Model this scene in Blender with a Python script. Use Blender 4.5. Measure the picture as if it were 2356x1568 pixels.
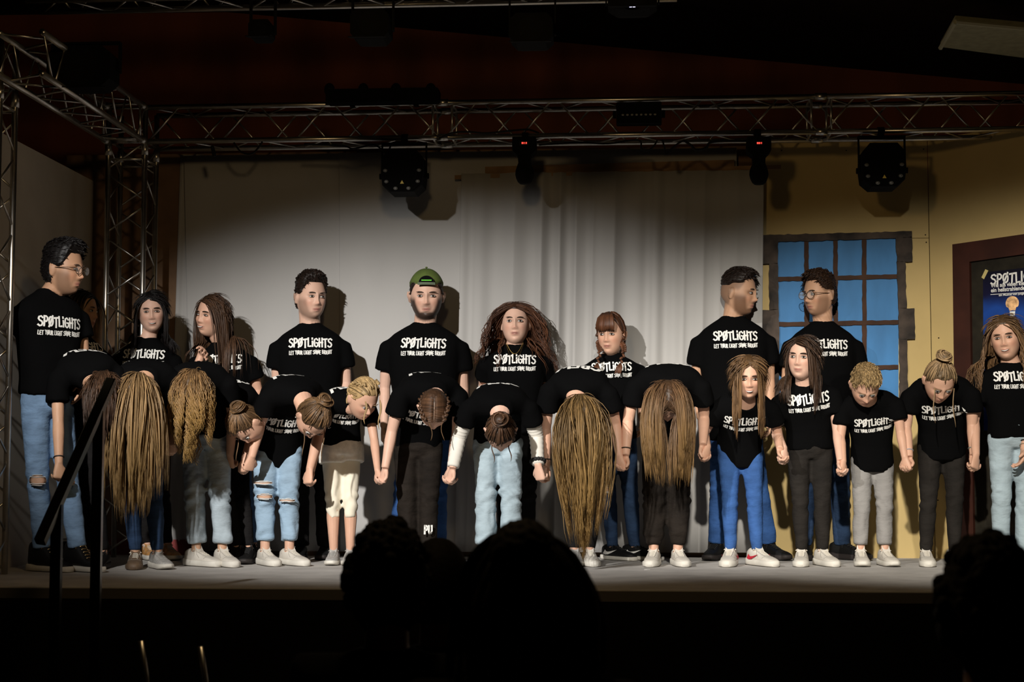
import bpy, math, random
import numpy as np
from mathutils import Vector, Matrix, Euler
from mathutils.bvhtree import BVHTree

random.seed(7); np.random.seed(7)
scene = bpy.context.scene
for _o in list(bpy.data.objects): bpy.data.objects.remove(_o)
COL = scene.collection

# ------------------------------------------------------------------ camera
FPX, CX, CY = 3800.0, 1178.0, 784.0
YAW = math.radians(4.2)
PITCH = math.atan((1070 - CY) / FPX)
CAMZ = 0.58                                   # metres above the stage floor (z = 0)
cam_d = bpy.data.cameras.new('camera'); cam = bpy.data.objects.new('camera', cam_d)
COL.objects.link(cam); scene.camera = cam
cam_d.sensor_width = 36.0; cam_d.lens = FPX / 2356 * 36.0
cam_d.clip_start = 0.05; cam_d.clip_end = 100
cam.location = (0, 0, CAMZ)
cam.rotation_euler = (math.pi / 2 + PITCH, 0, YAW)
cam_d.dof.use_dof = True; cam_d.dof.focus_distance = 9.8; cam_d.dof.aperture_fstop = 4.5

# ------------------------------------------------------------------ world, lights, exposure
world = bpy.data.worlds.new('world'); scene.world = world; world.use_nodes = True
world.node_tree.nodes['Background'].inputs[0].default_value = (1.0, 0.62, 0.36, 1)
world.node_tree.nodes['Background'].inputs[1].default_value = 0.006
vs = scene.view_settings
vs.view_transform = 'Standard'; vs.look = 'None'; vs.gamma = 1.0; vs.use_curve_mapping = False
vs.exposure = 0.0

def spot(name, loc, target, watts, angle, blend, color, radius=0.06, aspect=1.0):
    l = bpy.data.lights.new(name, 'SPOT'); o = bpy.data.objects.new(name, l); COL.objects.link(o)
    l.energy = watts; l.spot_size = math.radians(angle); l.spot_blend = blend
    l.color = color; l.shadow_soft_size = radius
    o.location = loc
    o.rotation_euler = (Vector(target) - Vector(loc)).to_track_quat('-Z', 'Y').to_euler()
    o.scale = (1.0, aspect, 1.0)
    return o
# two soft-edged stage lanterns over the audience
spot('stage_lantern', (-2.9, 3.2, 3.25), (-1.25, 9.9, 0.71), 2800, 46, 0.95, (1.0, 0.965, 0.92), 0.07, 0.58)
spot('stage_lantern', (0.3, 3.2, 3.25), (2.15, 9.9, 0.65), 2200, 50, 0.85, (1.0, 0.94, 0.84), 0.07, 0.52)
# added dim fill lamp between audience and stage, standing in for bounce
hl = bpy.data.lights.new('fill_light', 'POINT'); hl.energy = 50; hl.color = (1.0, 0.68, 0.32); hl.shadow_soft_size = 0.15
ho = bpy.data.objects.new('fill_light', hl); COL.objects.link(ho); ho.location = (-0.8, 5.0, 2.9)

# ------------------------------------------------------------------ pixel helpers (2356 x 1568 frame)
_rot = cam.rotation_euler.to_matrix()
O3 = Vector((0, 0, CAMZ))
FWD = Vector((-math.sin(YAW), math.cos(YAW), 0)); RGT = Vector((math.cos(YAW), math.sin(YAW), 0)); UP = Vector((0, 0, 1))
RZ = Matrix.Rotation(YAW, 3, 'Z')
def ray(px, py): return _rot @ Vector(((px - CX) / FPX, -(py - CY) / FPX, -1))
def W(px, py, d):                              # at horizontal distance d along the view direction
    r = ray(px, py); return O3 + r * (d / r.dot(FWD))
def WY(px, py, y): r = ray(px, py); return O3 + r * (y / r.y)
def WZ(px, py, z): r = ray(px, py); return O3 + r * ((z - CAMZ) / r.z)
def WP(px, py, p0, n): r = ray(px, py); return O3 + r * ((p0 - O3).dot(n) / r.dot(n))

# ------------------------------------------------------------------ materials
MATS = {}
def mat(name, color, rough=0.6, metal=0.0, spec=0.5, noise=0.0, nscale=8.0, bump=0.0, bscale=30.0, stretch=(1, 1, 1),
        emit=None, estr=0.0, attr=None, alpha=1.0, sheen=0.0, coat=0.0, trans=0.0):
    if name in MATS: return MATS[name]
    m = bpy.data.materials.new(name); m.use_nodes = True; nt = m.node_tree; nd = nt.nodes; lk = nt.links
    b = nd['Principled BSDF']
    b.inputs['Base Color'].default_value = (*color, 1); b.inputs['Roughness'].default_value = rough
    b.inputs['Metallic'].default_value = metal; b.inputs['Specular IOR Level'].default_value = spec
    b.inputs['Sheen Weight'].default_value = sheen; b.inputs['Coat Weight'].default_value = coat
    b.inputs['Transmission Weight'].default_value = trans
    b.inputs['Alpha'].default_value = alpha
    if emit: b.inputs['Emission Color'].default_value = (*emit, 1); b.inputs['Emission Strength'].default_value = estr
    co = None
    if noise or bump:
        tc = nd.new('ShaderNodeTexCoord'); mp = nd.new('ShaderNodeMapping'); mp.inputs['Scale'].default_value = stretch
        lk.new(tc.outputs['Object'], mp.inputs['Vector']); co = mp.outputs['Vector']
    src = None
    if attr:
        at = nd.new('ShaderNodeAttribute'); at.attribute_name = attr; src = at.outputs['Color']
    if noise:
        nz = nd.new('ShaderNodeTexNoise'); nz.inputs['Scale'].default_value = nscale; nz.inputs['Detail'].default_value = 6
        lk.new(co, nz.inputs['Vector'])
        rp = nd.new('ShaderNodeMapRange'); rp.inputs['From Min'].default_value = 0.3; rp.inputs['From Max'].default_value = 0.7
        rp.inputs['To Min'].default_value = 1 - noise; rp.inputs['To Max'].default_value = 1 + noise
        lk.new(nz.outputs['Fac'], rp.inputs['Value'])
        mx = nd.new('ShaderNodeMix'); mx.data_type = 'RGBA'; mx.blend_type = 'MULTIPLY'; mx.inputs['Factor'].default_value = 1
        if src: lk.new(src, mx.inputs['A'])
        else: mx.inputs['A'].default_value = (*color, 1)
        lk.new(rp.outputs['Result'], mx.inputs['B']); src = mx.outputs['Result']
    if src: lk.new(src, b.inputs['Base Color'])
    if bump:
        n2 = nd.new('ShaderNodeTexNoise'); n2.inputs['Scale'].default_value = bscale; n2.inputs['Detail'].default_value = 4
        lk.new(co, n2.inputs['Vector'])
        bp = nd.new('ShaderNodeBump'); bp.inputs['Strength'].default_value = bump; bp.inputs['Distance'].default_value = 0.02
        lk.new(n2.outputs['Fac'], bp.inputs['Height']); lk.new(bp.outputs['Normal'], b.inputs['Normal'])
    MATS[name] = m; return m

M_FLOOR = mat('stage_carpet', (0.50, 0.48, 0.455), 0.9, spec=0.2, noise=0.14, nscale=5, bump=0.15, bscale=120)
M_SKIRT = mat('black_stage_cloth', (0.004, 0.004, 0.004), 0.9, spec=0.1)
M_HALL = mat('hall_floor', (0.006, 0.005, 0.004), 0.8, spec=0.1, noise=0.2)
M_BROWN = mat('brown_wood_wall', (0.22, 0.065, 0.035), 0.6, spec=0.2, noise=0.25, nscale=3, stretch=(1, 1, 0.15))
M_CEIL = mat('dark_ceiling', (0.012, 0.007, 0.005), 0.8, spec=0.1, noise=0.3)
M_LWALL = mat('grey_flat', (0.55, 0.51, 0.45), 0.9, spec=0.15, noise=0.06, nscale=4)
M_CLOTH = mat('white_backdrop_cloth', (0.46, 0.45, 0.435), 0.95, spec=0.1, noise=0.035, nscale=2.2, stretch=(1.5, 1, 0.6))
M_CURT = mat('white_curtain_cloth', (0.42, 0.41, 0.395), 0.9, spec=0.1, noise=0.03, nscale=3, stretch=(3, 1, 0.4))
M_YELL = mat('yellow_painted_flat', (0.52, 0.385, 0.165), 0.75, spec=0.25, noise=0.06, nscale=3.5)
M_RED = mat('red_baseboard', (0.20, 0.016, 0.014), 0.6)
M_LATH = mat('wood_lath', (0.25, 0.14, 0.06), 0.7, noise=0.2)
M_ALU = mat('aluminium_tube', (0.62, 0.60, 0.56), 0.32, metal=1.0, noise=0.12, nscale=18)
M_BLK = mat('black_fixture_metal', (0.006, 0.006, 0.006), 0.8, spec=0.06)
M_RUB = mat('black_cable', (0.004, 0.004, 0.004), 0.6, spec=0.2)
M_GLOSS = mat('dark_glass_dome', (0.01, 0.01, 0.012), 0.06, spec=0.8)
M_LENS = mat('pale_lens', (0.16, 0.16, 0.15), 0.25, spec=0.6)
M_LEDR = mat('red_led', (0.9, 0.05, 0.03), 0.5, emit=(1.0, 0.06, 0.04), estr=2.2)
M_LEDB = mat('blue_white_led', (0.7, 0.7, 1), 0.5, emit=(0.75, 0.72, 1.0), estr=2.5)
M_STICK = mat('yellow_sticker', (0.7, 0.5, 0.05), 0.5)
M_STONE = mat('painted_stone', (0.045, 0.032, 0.024), 0.7, spec=0.3, noise=0.9, nscale=7)
M_BAR = mat('painted_brown_bar', (0.055, 0.024, 0.012), 0.7, spec=0.25, noise=0.3, nscale=9)
M_SKYB = mat('painted_blue_pane', (0.05, 0.20, 0.45), 0.6, spec=0.3, noise=0.16, nscale=3.2, stretch=(2, 1, 0.7))
M_DOORF = mat('dark_brown_door_frame', (0.040, 0.011, 0.006), 0.6, spec=0.25, noise=0.25, nscale=6)
M_DOOR = mat('dark_door_board', (0.016, 0.013, 0.008), 0.8, spec=0.2, noise=0.4, nscale=12)
M_RAIL = mat('dark_rail_steel', (0.07, 0.06, 0.04), 0.25, metal=1.0)
M_VENT = mat('ceiling_vent_panel', (0.30, 0.29, 0.19), 0.8, noise=0.15, nscale=20)
M_PRINT = mat('white_print', (0.80, 0.79, 0.75), 0.8, spec=0.1)
M_SHIRT = mat('black_cotton', (0.003, 0.003, 0.0032), 0.95, spec=0.03, bump=0.35, bscale=9)
M_SKIN = mat('skin', (0.6, 0.4, 0.3), 0.5, spec=0.3, attr='Col', noise=0.05, nscale=14)
M_HAIR = mat('hair', (0.1, 0.06, 0.03), 0.5, spec=0.35, attr='Col', noise=0.22, nscale=60, stretch=(1, 1, 0.12))
M_EYEW = mat('eye_white', (0.55, 0.53, 0.5), 0.25)
M_EYEI = mat('eye_iris', (0.05, 0.035, 0.025), 0.2)
M_TOOTH = mat('teeth', (0.75, 0.72, 0.66), 0.3)
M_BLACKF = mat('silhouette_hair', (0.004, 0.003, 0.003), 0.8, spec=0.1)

# ------------------------------------------------------------------ mesh helpers
class MB:
    def __init__(s): s.v = []; s.f = []; s.m = []; s.c = []
    def add(s, verts, faces, mi=0, col=None):
        o = len(s.v); s.v.extend([tuple(p) for p in verts]); s.f.extend([tuple(i + o for i in f) for f in faces]); s.m.extend([mi] * len(faces))
        if col is not None: s.c.extend([col] * len(verts))
        return s
    def loft(s, rings, caps=True, mi=0, col=None, closed=True):
        n = len(rings[0]); V = [p for r in rings for p in r]; F = []
        for i in range(len(rings) - 1):
            for j in range(n if closed else n - 1):
                k = (j + 1) % n
                F.append((i * n + j, i * n + k, (i + 1) * n + k, (i + 1) * n + j))
        if caps and closed: F.append(tuple(range(n - 1, -1, -1))); F.append(tuple((len(rings) - 1) * n + j for j in range(n)))
        return s.add(V, F, mi, col)
    def tube(s, path, rad, sides=8, mi=0, caps=True, flat=None, col=None):
        P = [Vector(p) for p in path]; n = len(P); rad = [rad] * n if not hasattr(rad, '__len__') else rad
        T = [(P[min(i + 1, n - 1)] - P[max(i - 1, 0)]).normalized() for i in range(n)]
        a = Vector((0, 0, 1)) if abs(T[0].z) < 0.9 else Vector((1, 0, 0))
        if flat: a = Vector(flat)
        u = T[0].cross(a).normalized(); rings = []
        for i in range(n):
            u = (u - T[i] * u.dot(T[i])); u = u.normalized() if u.length > 1e-6 else T[i].orthogonal().normalized()
            w = T[i].cross(u); r = rad[i]; ru, rw = r if hasattr(r, '__len__') else (r, r)
            rings.append([P[i] + u * (ru * math.cos(2 * math.pi * k / sides)) + w * (rw * math.sin(2 * math.pi * k / sides)) for k in range(sides)])
        return s.loft(rings, caps, mi, col)
    def ell(s, c, ax, ay=None, az=None, nu=16, nv=10, mi=0, col=None):
        c = Vector(c)
        if ay is None: ax, ay, az = (Vector((ax, 0, 0)), Vector((0, ax, 0)), Vector((0, 0, ax)))
        elif not isinstance(ax, Vector): ax, ay, az = Vector((ax, 0, 0)), Vector((0, ay, 0)), Vector((0, 0, az))
        rings = []
        for i in range(nv + 1):
            ph = -math.pi / 2 + math.pi * (i + 0.001) / (nv + 0.002)
            rings.append([c + (ax * math.cos(2 * math.pi * k / nu) + ay * math.sin(2 * math.pi * k / nu)) * math.cos(ph) + az * math.sin(ph) for k in range(nu)])
        return s.loft(rings, True, mi, col)
    def box(s, lo, hi, mi=0):
        x0, y0, z0 = lo; x1, y1, z1 = hi
        return s.add([(x0, y0, z0), (x1, y0, z0), (x1, y1, z0), (x0, y1, z0), (x0, y0, z1), (x1, y0, z1), (x1, y1, z1), (x0, y1, z1)],
                     [(0, 3, 2, 1), (4, 5, 6, 7), (0, 1, 5, 4), (1, 2, 6, 5), (2, 3, 7, 6), (3, 0, 4, 7)], mi)
    def prism(s, poly, ext, mi=0):
        n = len(poly); e = Vector(ext); V = [Vector(p) for p in poly] + [Vector(p) + e for p in poly]
        F = [tuple(range(n - 1, -1, -1)), tuple(range(n, 2 * n))] + [(i, (i + 1) % n, n + (i + 1) % n, n + i) for i in range(n)]
        return s.add(V, F, mi)
    def mesh(s, name, mats, smooth=False, off=None, attr=False):
        me = bpy.data.meshes.new(name)
        V = s.v if off is None else [(p[0] - off[0], p[1] - off[1], p[2] - off[2]) for p in s.v]
        me.from_pydata(V, [], s.f)
        for m in (mats if isinstance(mats, (list, tuple)) else [mats]): me.materials.append(m)
        if any(s.m): me.polygons.foreach_set('material_index', s.m)
        if smooth: me.polygons.foreach_set('use_smooth', [True] * len(s.f))
        if attr and len(s.c) == len(s.v): set_col(me, np.array(s.c))
        me.update(); return me
def set_col(me, arr):
    a = me.color_attributes.new('Col', 'FLOAT_COLOR', 'POINT')
    a.data.foreach_set('color', np.concatenate([np.clip(arr, 0, 1), np.ones((len(arr), 1))], 1).astype(np.float32).ravel())

def link(name, data, parent=None, M=None):
    o = bpy.data.objects.new(name, data); COL.objects.link(o)
    if parent is not None: o.parent = parent
    if M is not None: o.matrix_local = M
    return o
def tag(o, label=None, cat=None, group=None, kind=None):
    if label: o['label'] = label
    if cat: o['category'] = cat
    if group: o['group'] = group
    if kind: o['kind'] = kind
    return o
def empty(name, loc, label=None, cat=None, group=None):
    o = bpy.data.objects.new(name, None); COL.objects.link(o); o.location = loc; o.empty_display_size = 0.1
    return tag(o, label, cat, group)
def wpart(name, mb, m, parent, smooth=False, attr=False):       # world-space geometry under a parent that sits unrotated at its own location
    off = Vector((0, 0, 0)); p = parent
    while p is not None: off += p.location; p = p.parent
    return link(name, mb.mesh(name, m, smooth, off, attr), parent)
def struct(name, mb, m, smooth=False): return tag(link(name, mb.mesh(name, m, smooth)), kind='structure')

# stroke lettering: each letter a few marker strokes in a unit box
def arc(cx, cy, rx, ry, a0, a1, n=10): return [(cx + rx * math.cos(math.radians(a0 + (a1 - a0) * i / n)), cy + ry * math.sin(math.radians(a0 + (a1 - a0) * i / n))) for i in range(n + 1)]
GL = {
 'S': (.8, [[(.78, .86), (.55, 1), (.2, .93), (.08, .74), (.25, .58), (.6, .47), (.77, .27), (.6, .05), (.3, 0), (.03, .12)]]),
 'P': (.75, [[(.1, 0), (.14, 1)], [(.14, 1), (.5, .99), (.72, .85), (.7, .62), (.5, .47), (.12, .43)]]),
 'Ø': (.95, [arc(.47, .5, .38, .46, 0, 360, 16), [(.12, -.06), (.85, 1.06)]]),
 'O': (.9, [arc(.45, .5, .38, .48, 0, 360, 16)]),
 'T': (.8, [[(0, .95), (.8, 1)], [(.42, .97), (.38, 0)]]),
 'L': (.65, [[(.1, 1), (.08, 0), (.62, .03)]]),
 'i': (.3, [[(.14, 0), (.16, .62)], [(.16, .88), (.18, 1.0)]]),
 'I': (.3, [[(.14, 0), (.15, 1)]]),
 'G': (.9, [[(.82, .82), (.55, 1), (.22, .9), (.06, .5), (.2, .1), (.5, 0), (.8, .16), (.82, .46), (.48, .48)]]),
 'H': (.8, [[(.1, 0), (.12, 1)], [(.68, 0), (.7, 1.02)], [(-.02, .5), (.8, .5)]]),
 'E': (.7, [[(.66, .98), (.1, 1), (.08, 0), (.66, .02)], [(.08, .5), (.55, .52)]]),
 'Y': (.75, [[(0, 1), (.38, .5), (.74, 1)], [(.38, .5), (.36, 0)]]),
 'U': (.8, [[(.1, 1), (.1, .3), (.25, .02), (.55, .02), (.7, .3), (.7, 1)]]),
 'R': (.8, [[(.1, 0), (.12, 1)], [(.12, 1), (.5, .98), (.68, .8), (.5, .52), (.12, .48)], [(.35, .5), (.74, 0)]]),
 'N': (.85, [[(.1, 0), (.1, 1), (.72, 0), (.74, 1)]]),
 'B': (.8, [[(.1, 0), (.12, 1), (.5, .98), (.62, .78), (.45, .54), (.12, .52)], [(.45, .54), (.72, .3), (.5, .02), (.1, 0)]]),
 'C': (.85, [[(.8, .84), (.5, 1), (.2, .88), (.06, .5), (.2, .12), (.5, 0), (.8, .16)]]),
 'W': (1.1, [[(0, 1), (.25, 0), (.52, .7), (.8, 0), (1.08, 1)]]),
 ' ': (.4, [])}
def strokes(text, height, width, lw, jit=0.0, seed=1, wob=0.0):
    """flat marker lettering centred on 0,0: list of quads strips as (verts2d, faces)"""
    rnd = random.Random(seed); tot = sum(GL[c][0] + .16 for c in text) - .16; sx = width / tot
    V = []; F = []; x = 0
    for c in text:
        w, st = GL[c]; dy = rnd.uniform(-jit, jit); rt = rnd.uniform(-wob, wob)
        for s in st:
            pts = []
            for (a, b) in zip(s[:-1], s[1:]):
                k = max(1, int(math.hypot(b[0] - a[0], b[1] - a[1]) / .25))
                pts += [(a[0] + (b[0] - a[0]) * i / k, a[1] + (b[1] - a[1]) * i / k) for i in range(k)]
            pts.append(s[-1])
            Q = [((x + p[0] + (p[1] - .5) * rt) * sx - width / 2, (p[1] + dy - .5) * height) for p in pts]
            d0 = Vector(Q[0]) - Vector(Q[1]); Q[0] = tuple(Vector(Q[0]) + d0.normalized() * lw * .4)
            d1 = Vector(Q[-1]) - Vector(Q[-2]); Q[-1] = tuple(Vector(Q[-1]) + d1.normalized() * lw * .4)
            o = len(V)
            for i in range(len(Q)):
                t = (Vector(Q[min(i + 1, len(Q) - 1)]) - Vector(Q[max(i - 1, 0)])).normalized(); nn = Vector((-t.y, t.x)) * lw / 2
                V += [tuple(Vector(Q[i]) + nn), tuple(Vector(Q[i]) - nn)]
            F += [(o + 2 * i, o + 2 * i + 1, o + 2 * i + 3, o + 2 * i + 2) for i in range(len(Q) - 1)]
        x += w + .16
    return V, F
# ================================================================== the setting
YB = WY(1178, 1277, 10.0).y and (10.62)          # plane of the painted back wall of the set
YF = 7.78                                        # front edge of the stage
HALL = -0.92
struct('floor', MB().box((-4.6, YF, -0.06), (5.2, 11.5, 0.0)), M_FLOOR)
struct('trim_1', MB().box((-4.6, YF - 0.012, HALL), (5.2, YF - 0.002, -0.062)), M_SKIRT)
struct('trim_2', MB().box((-4.6, YF - 0.016, -0.052), (5.2, YF - 0.0005, -0.004)), mat('stage_edge_strip', (0.12, 0.11, 0.10), 0.5, metal=0.3))
struct('floor', MB().box((-8, -5, HALL - 0.1), (8, YF - 0.02, HALL)), M_HALL)
struct('wall_back', MB().box((-8, 11.6, HALL), (8, 11.75, 5.0)), M_BROWN)
struct('wall_left', MB().box((-8.15, -5, HALL), (-8, 11.6, 5.0)), M_CEIL)
struct('wall_right', MB().box((8, -5, HALL), (8.15, 11.6, 5.0)), M_CEIL)
struct('wall_front', MB().box((-8, -5.15, HALL), (8, -5, 5.0)), M_CEIL)
pA = WY(-600, 38, 11.58); pB = WY(520, 26, 11.58); pC = WY(2800, 232, 11.58)
cb = MB()
prof = [(-8, pA.z), (pB.x, pB.z), (pC.x, pC.z), (8, pC.z - 0.3)]
V = [(x, y, z) for y in (-5, 11.6) for (x, z) in prof] + [(x, y, z + 0.12) for y in (-5, 11.6) for (x, z) in prof]
F = [(i, i + 1, i + 5, i + 4) for i in range(3)] + [(8 + i + 1, 8 + i, 8 + i + 4, 8 + i + 5) for i in range(3)] + [(i, i + 8, i + 9, i + 1) for i in range(3)] + [(4 + i, 5 + i, 13 + i, 12 + i) for i in range(3)]
struct('ceiling', cb.add(V, F), M_CEIL)

# back set wall behind the cloths (brown board) and its red base
TOPZ = WY(1178, 343, YB).z
lx = WY(352, 700, YB).x - 0.6
struct('wall_set', MB().box((lx, YB, 0), (WY(1775, 700, YB).x, YB + 0.05, TOPZ)), mat('brown_set_board', (0.20, 0.115, 0.06), 0.8, noise=0.15))
rb = MB(); x0 = WY(372, 1260, YB).x; rb.box((lx, YB - 0.018, 0.0), (WY(470, 1260, YB).x, YB - 0.001, 0.10))
struct('baseboard_set', rb, M_RED)
# grey flat along the left side
xl0 = WY(205, 700, 10.4).x
lw = MB().box((xl0 - 0.12, 7.95, 0), (xl0 - 0.06, YB, 2.46))
struct('wall_set_left', lw, M_LWALL)

def sheet(name, x0t, x0b, x1t, x1b, zt, zb, y, thick, fold, m, label, cat, group=None, seed=0):
    """hanging cloth with real folds; edges may slant"""
    nx, nz = 260, 14; rnd = random.Random(seed); mb = MB(); ph = [rnd.uniform(0, 6.28) for _ in range(6)]
    grid = []
    for j in range(nz + 1):
        tz = j / nz; row = []
        for i in range(nx + 1):
            tx = i / nx; xa = x0t + (x0b - x0t) * tz; xb = x1t + (x1b - x1t) * tz
            row.append((xa + (xb - xa) * tx, y - fold(tx, tz, ph), zt + (zb - zt) * tz))
        grid.append(row)
    V = [p for r in grid for p in r] + [(p[0], p[1] + thick, p[2]) for r in grid for p in r]; F = []; n = nx + 1; o = n * (nz + 1)
    for j in range(nz):
        for i in range(nx):
            a = j * n + i; F.append((a, a + n, a + n + 1, a + 1)); F.append((o + a, o + a + 1, o + a + n + 1, o + a + n))
    for j in range(nz): F.append((j * n, o + j * n, o + j * n + n, j * n + n)); F.append((j * n + nx, j * n + nx + n, o + j * n + nx + n, o + j * n + nx))
    for i in range(nx): F.append((i, i + 1, o + i + 1, o + i)); q = nz * n; F.append((q + i, o + q + i, o + q + i + 1, q + i + 1))
    mb.add(V, F)
    return tag(link(name, mb.mesh(name, m, True)), label, cat, group)
xw = lambda px, py=700: WY(px, py, YB).x
flat = lambda tx, tz, ph: 0.004 * math.sin(tx * 9 + ph[0] + tz) + 0.003 * math.sin(tx * 23 + ph[1] + 2 * tz) + 0.002 * math.sin(tz * 5 + ph[2])
sheet('backdrop_cloth', xw(417, 360), xw(390, 1240), xw(470, 360), xw(470, 1240), TOPZ - 0.01, 0.09, YB - 0.020, 0.006, flat, M_CLOTH,
      'narrow strip of white backdrop cloth beside the dark brown board at left', 'cloth', 'backdrop cloths', 1)
sheet('backdrop_cloth', xw(427, 360), xw(447, 1240), xw(787, 360), xw(789, 1240), TOPZ - 0.02, 0.03, YB - 0.042, 0.006, flat, M_CLOTH,
      'plain white backdrop cloth behind the man with short dark hair', 'cloth', 'backdrop cloths', 2)
sheet('backdrop_cloth', xw(783, 360), xw(785, 1240), xw(1694, 360), xw(1694, 1240), TOPZ - 0.02, 0.03, YB - 0.052, 0.006, flat, M_CLOTH,
      'plain white backdrop cloth behind the man in the green cap', 'cloth', 'backdrop cloths', 3)
def cfold(tx, tz, ph):
    a = (1.0 if tx < .68 else max(.3, 1 - (tx - .68) * 3.0)) * (.55 + .45 * tz)
    g = 0.030 * (1 - abs(math.sin(tx * 40 + 1.5 * math.sin(tx * 13 + ph[0]) + .3 * tz))) ** 1.4 + 0.015 * math.sin(tx * 79 + ph[1] + 1.6 * math.sin(tx * 19)) + 0.013 * math.sin(tx * 24 + ph[2] + .5 * tz)
    return a * g
ztl, ztr = WY(1060, 402, YB - .09).z, WY(1760, 384, YB - .09).z
sheet('curtain', WY(1062, 700, YB - .09).x, WY(1050, 700, YB - .09).x, WY(1757, 420, YB - .09).x, WY(1745, 950, YB - .09).x, (ztl + ztr) / 2 - .01, 0.035, YB - 0.115, 0.005, cfold, M_CURT,
      'long white pleated curtain hanging from the wooden lath in the middle', 'curtain', None, 4)
pL = WY(1046, 407, YB - .105); pR = WY(1797, 383, YB - .105)
tag(link('curtain_lath', MB().prism([pL + Vector((0, 0, -.014)), pR + Vector((0, 0, -.014)), pR + Vector((0, 0, .012)), pL + Vector((0, 0, .012))], (0, 0.02, 0)).mesh('curtain_lath', M_LATH)),
    'thin wooden lath carrying the white curtain', 'lath')
pL = WY(1116, 391, YB - .085); pR = WY(1690, 375, YB - .085)  # thin brown strip across the cloth above the curtain
tag(link('brown_strip', MB().prism([pL + Vector((0, 0, -.03)), pR + Vector((0, 0, -.03)), pR + Vector((0, 0, .022)), pL + Vector((0, 0, .022))], (0, 0.012, 0)).mesh('brown_strip', M_LATH)),
    'brown strip on the wall just above the white curtain', 'board')

# yellow flats
yx0 = xw(1735); yx1 = xw(2138)
yf = empty('yellow_flat', ((yx0 + yx1) / 2, YB, 0), 'yellow painted stage flat carrying the painted blue window', 'stage flat', 'yellow stage flats')
zj = WY(2100, 549, YB).z
wpart('panel', MB().box((yx0, YB - 0.03, 0.0), (yx1, YB - 0.002, zj - 0.0015)), M_YELL, yf)
wpart('panel', MB().box((yx0, YB - 0.03, zj + 0.0015), (yx1, YB - 0.002, TOPZ + 0.02)), M_YELL, yf)
for (px, py) in ((2129, 540), (2131, 557), (1798, 346), (1947, 346), (2125, 343), (2128, 905), (2122, 1230)):
    c = WY(px, py, YB - .031); mb = MB(); mb.tube([c, c + Vector((0, -.003, 0))], .004, 8); wpart('screw', mb, M_BLK, yf)
Pc = Vector((yx1 + 0.004, YB - 0.03, 0))
Pe = W(2356, 288, 9.98); Pe.z = 0
ev = (Pe - Pc).normalized(); nv = Vector((ev.y, -ev.x, 0))       # nv points to the camera side
if nv.dot(O3 - Pc) < 0: nv = -nv
Lr = (Pe - Pc).length * 2.4
def onR(px, py, off=0.0): return WP(px, py, Pc + nv * off, nv)
def rpoly(pts, off0, off1): return MB().prism([onR(x, y, off0) for (x, y) in pts], nv * (off1 - off0))
rf = empty('yellow_flat', Pc + ev * (Lr / 2), 'yellow painted stage flat set at an angle beside the dark doorway', 'stage flat', 'yellow stage flats')
wpart('panel', MB().prism([Pc, Pc + ev * Lr, Pc + ev * Lr + UP * (TOPZ + .02), Pc + UP * (TOPZ + .02)], -nv * 0.028), M_YELL, rf)
for (px, py) in ((2160, 777), (2328, 303), (2158, 1150)):
    c = onR(px, py, .001); wpart('screw', MB().tube([c, c + nv * .003], .004, 8), M_BLK, rf)
df = tag(link('door_1', rpoly([(2236, 603), (2500, 566), (2500, 1300), (2246, 1277)], 0.004, 0.012).mesh('door_1', M_DOOR)), kind='structure')
for pts in ([(2197, 563), (2540, 514), (2500, 566), (2236, 603)], [(2500, 566), (2540, 514), (2540, 1300), (2500, 1298)], [(2197, 563), (2236, 603), (2246, 1275), (2206, 1275)]):
    tag(link('door_frame', rpoly(pts, 0.001, 0.035).mesh('door_frame', M_DOORF), df), 'dark brown painted door frame board')
# poster taped to the dark door board
po = tag(link('poster', rpoly([(2262, 627), (2440, 606), (2440, 990), (2264, 990)], 0.014, 0.0165).mesh('poster', None)),
         'dark blue show poster with white lettering and glowing bulb on the door', 'poster')
pm = bpy.data.materials.new('poster_print'); pm.use_nodes = True; nt = pm.node_tree; b = nt.nodes['Principled BSDF']; b.inputs['Roughness'].default_value = .35
tc = nt.nodes.new('ShaderNodeTexCoord'); sx = nt.nodes.new('ShaderNodeSeparateXYZ'); nt.links.new(tc.outputs['Object'], sx.inputs[0])
zt, zb = onR(2300, 622, .015).z, onR(2300, 800, .015).z
mr = nt.nodes.new('ShaderNodeMapRange'); mr.inputs['From Min'].default_value = zt; mr.inputs['From Max'].default_value = zb; nt.links.new(sx.outputs['Z'], mr.inputs['Value'])
cr = nt.nodes.new('ShaderNodeValToRGB'); cr.color_ramp.elements[0].color = (.004, .004, .012, 1); cr.color_ramp.elements[1].color = (.006, .02, .12, 1)
e = cr.color_ramp.elements.new(.3); e.color = (.006, .006, .03, 1); e = cr.color_ramp.elements.new(.55); e.color = (.012, .06, .30, 1)
nz = nt.nodes.new('ShaderNodeTexNoise'); nz.inputs['Scale'].default_value = 6; nt.links.new(tc.outputs['Object'], nz.inputs['Vector'])
ad = nt.nodes.new('ShaderNodeMath'); ad.operation = 'MULTIPLY_ADD'; ad.inputs[1].default_value = .35; nt.links.new(nz.outputs['Fac'], ad.inputs[0]); nt.links.new(mr.outputs[0], ad.inputs[2])
sb = nt.nodes.new('ShaderNodeMath'); sb.operation = 'SUBTRACT'; sb.inputs[1].default_value = .17; nt.links.new(ad.outputs[0], sb.inputs[0])
nt.links.new(sb.outputs[0], cr.inputs[0]); nt.links.new(cr.outputs[0], b.inputs['Base Color']); po.data.materials.clear(); po.data.materials.append(pm)
def flat_text(V, F, org, ax, ay, n, name, m, parent):
    mb = MB(); mb.add([org + ax * x + ay * y + n * .0006 for (x, y) in V], F); return wpart(name, mb, m, parent)
o1 = onR(2345, 637, .0168); wd = (onR(2412, 640, .0168) - onR(2280, 640, .0168)).length
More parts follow.
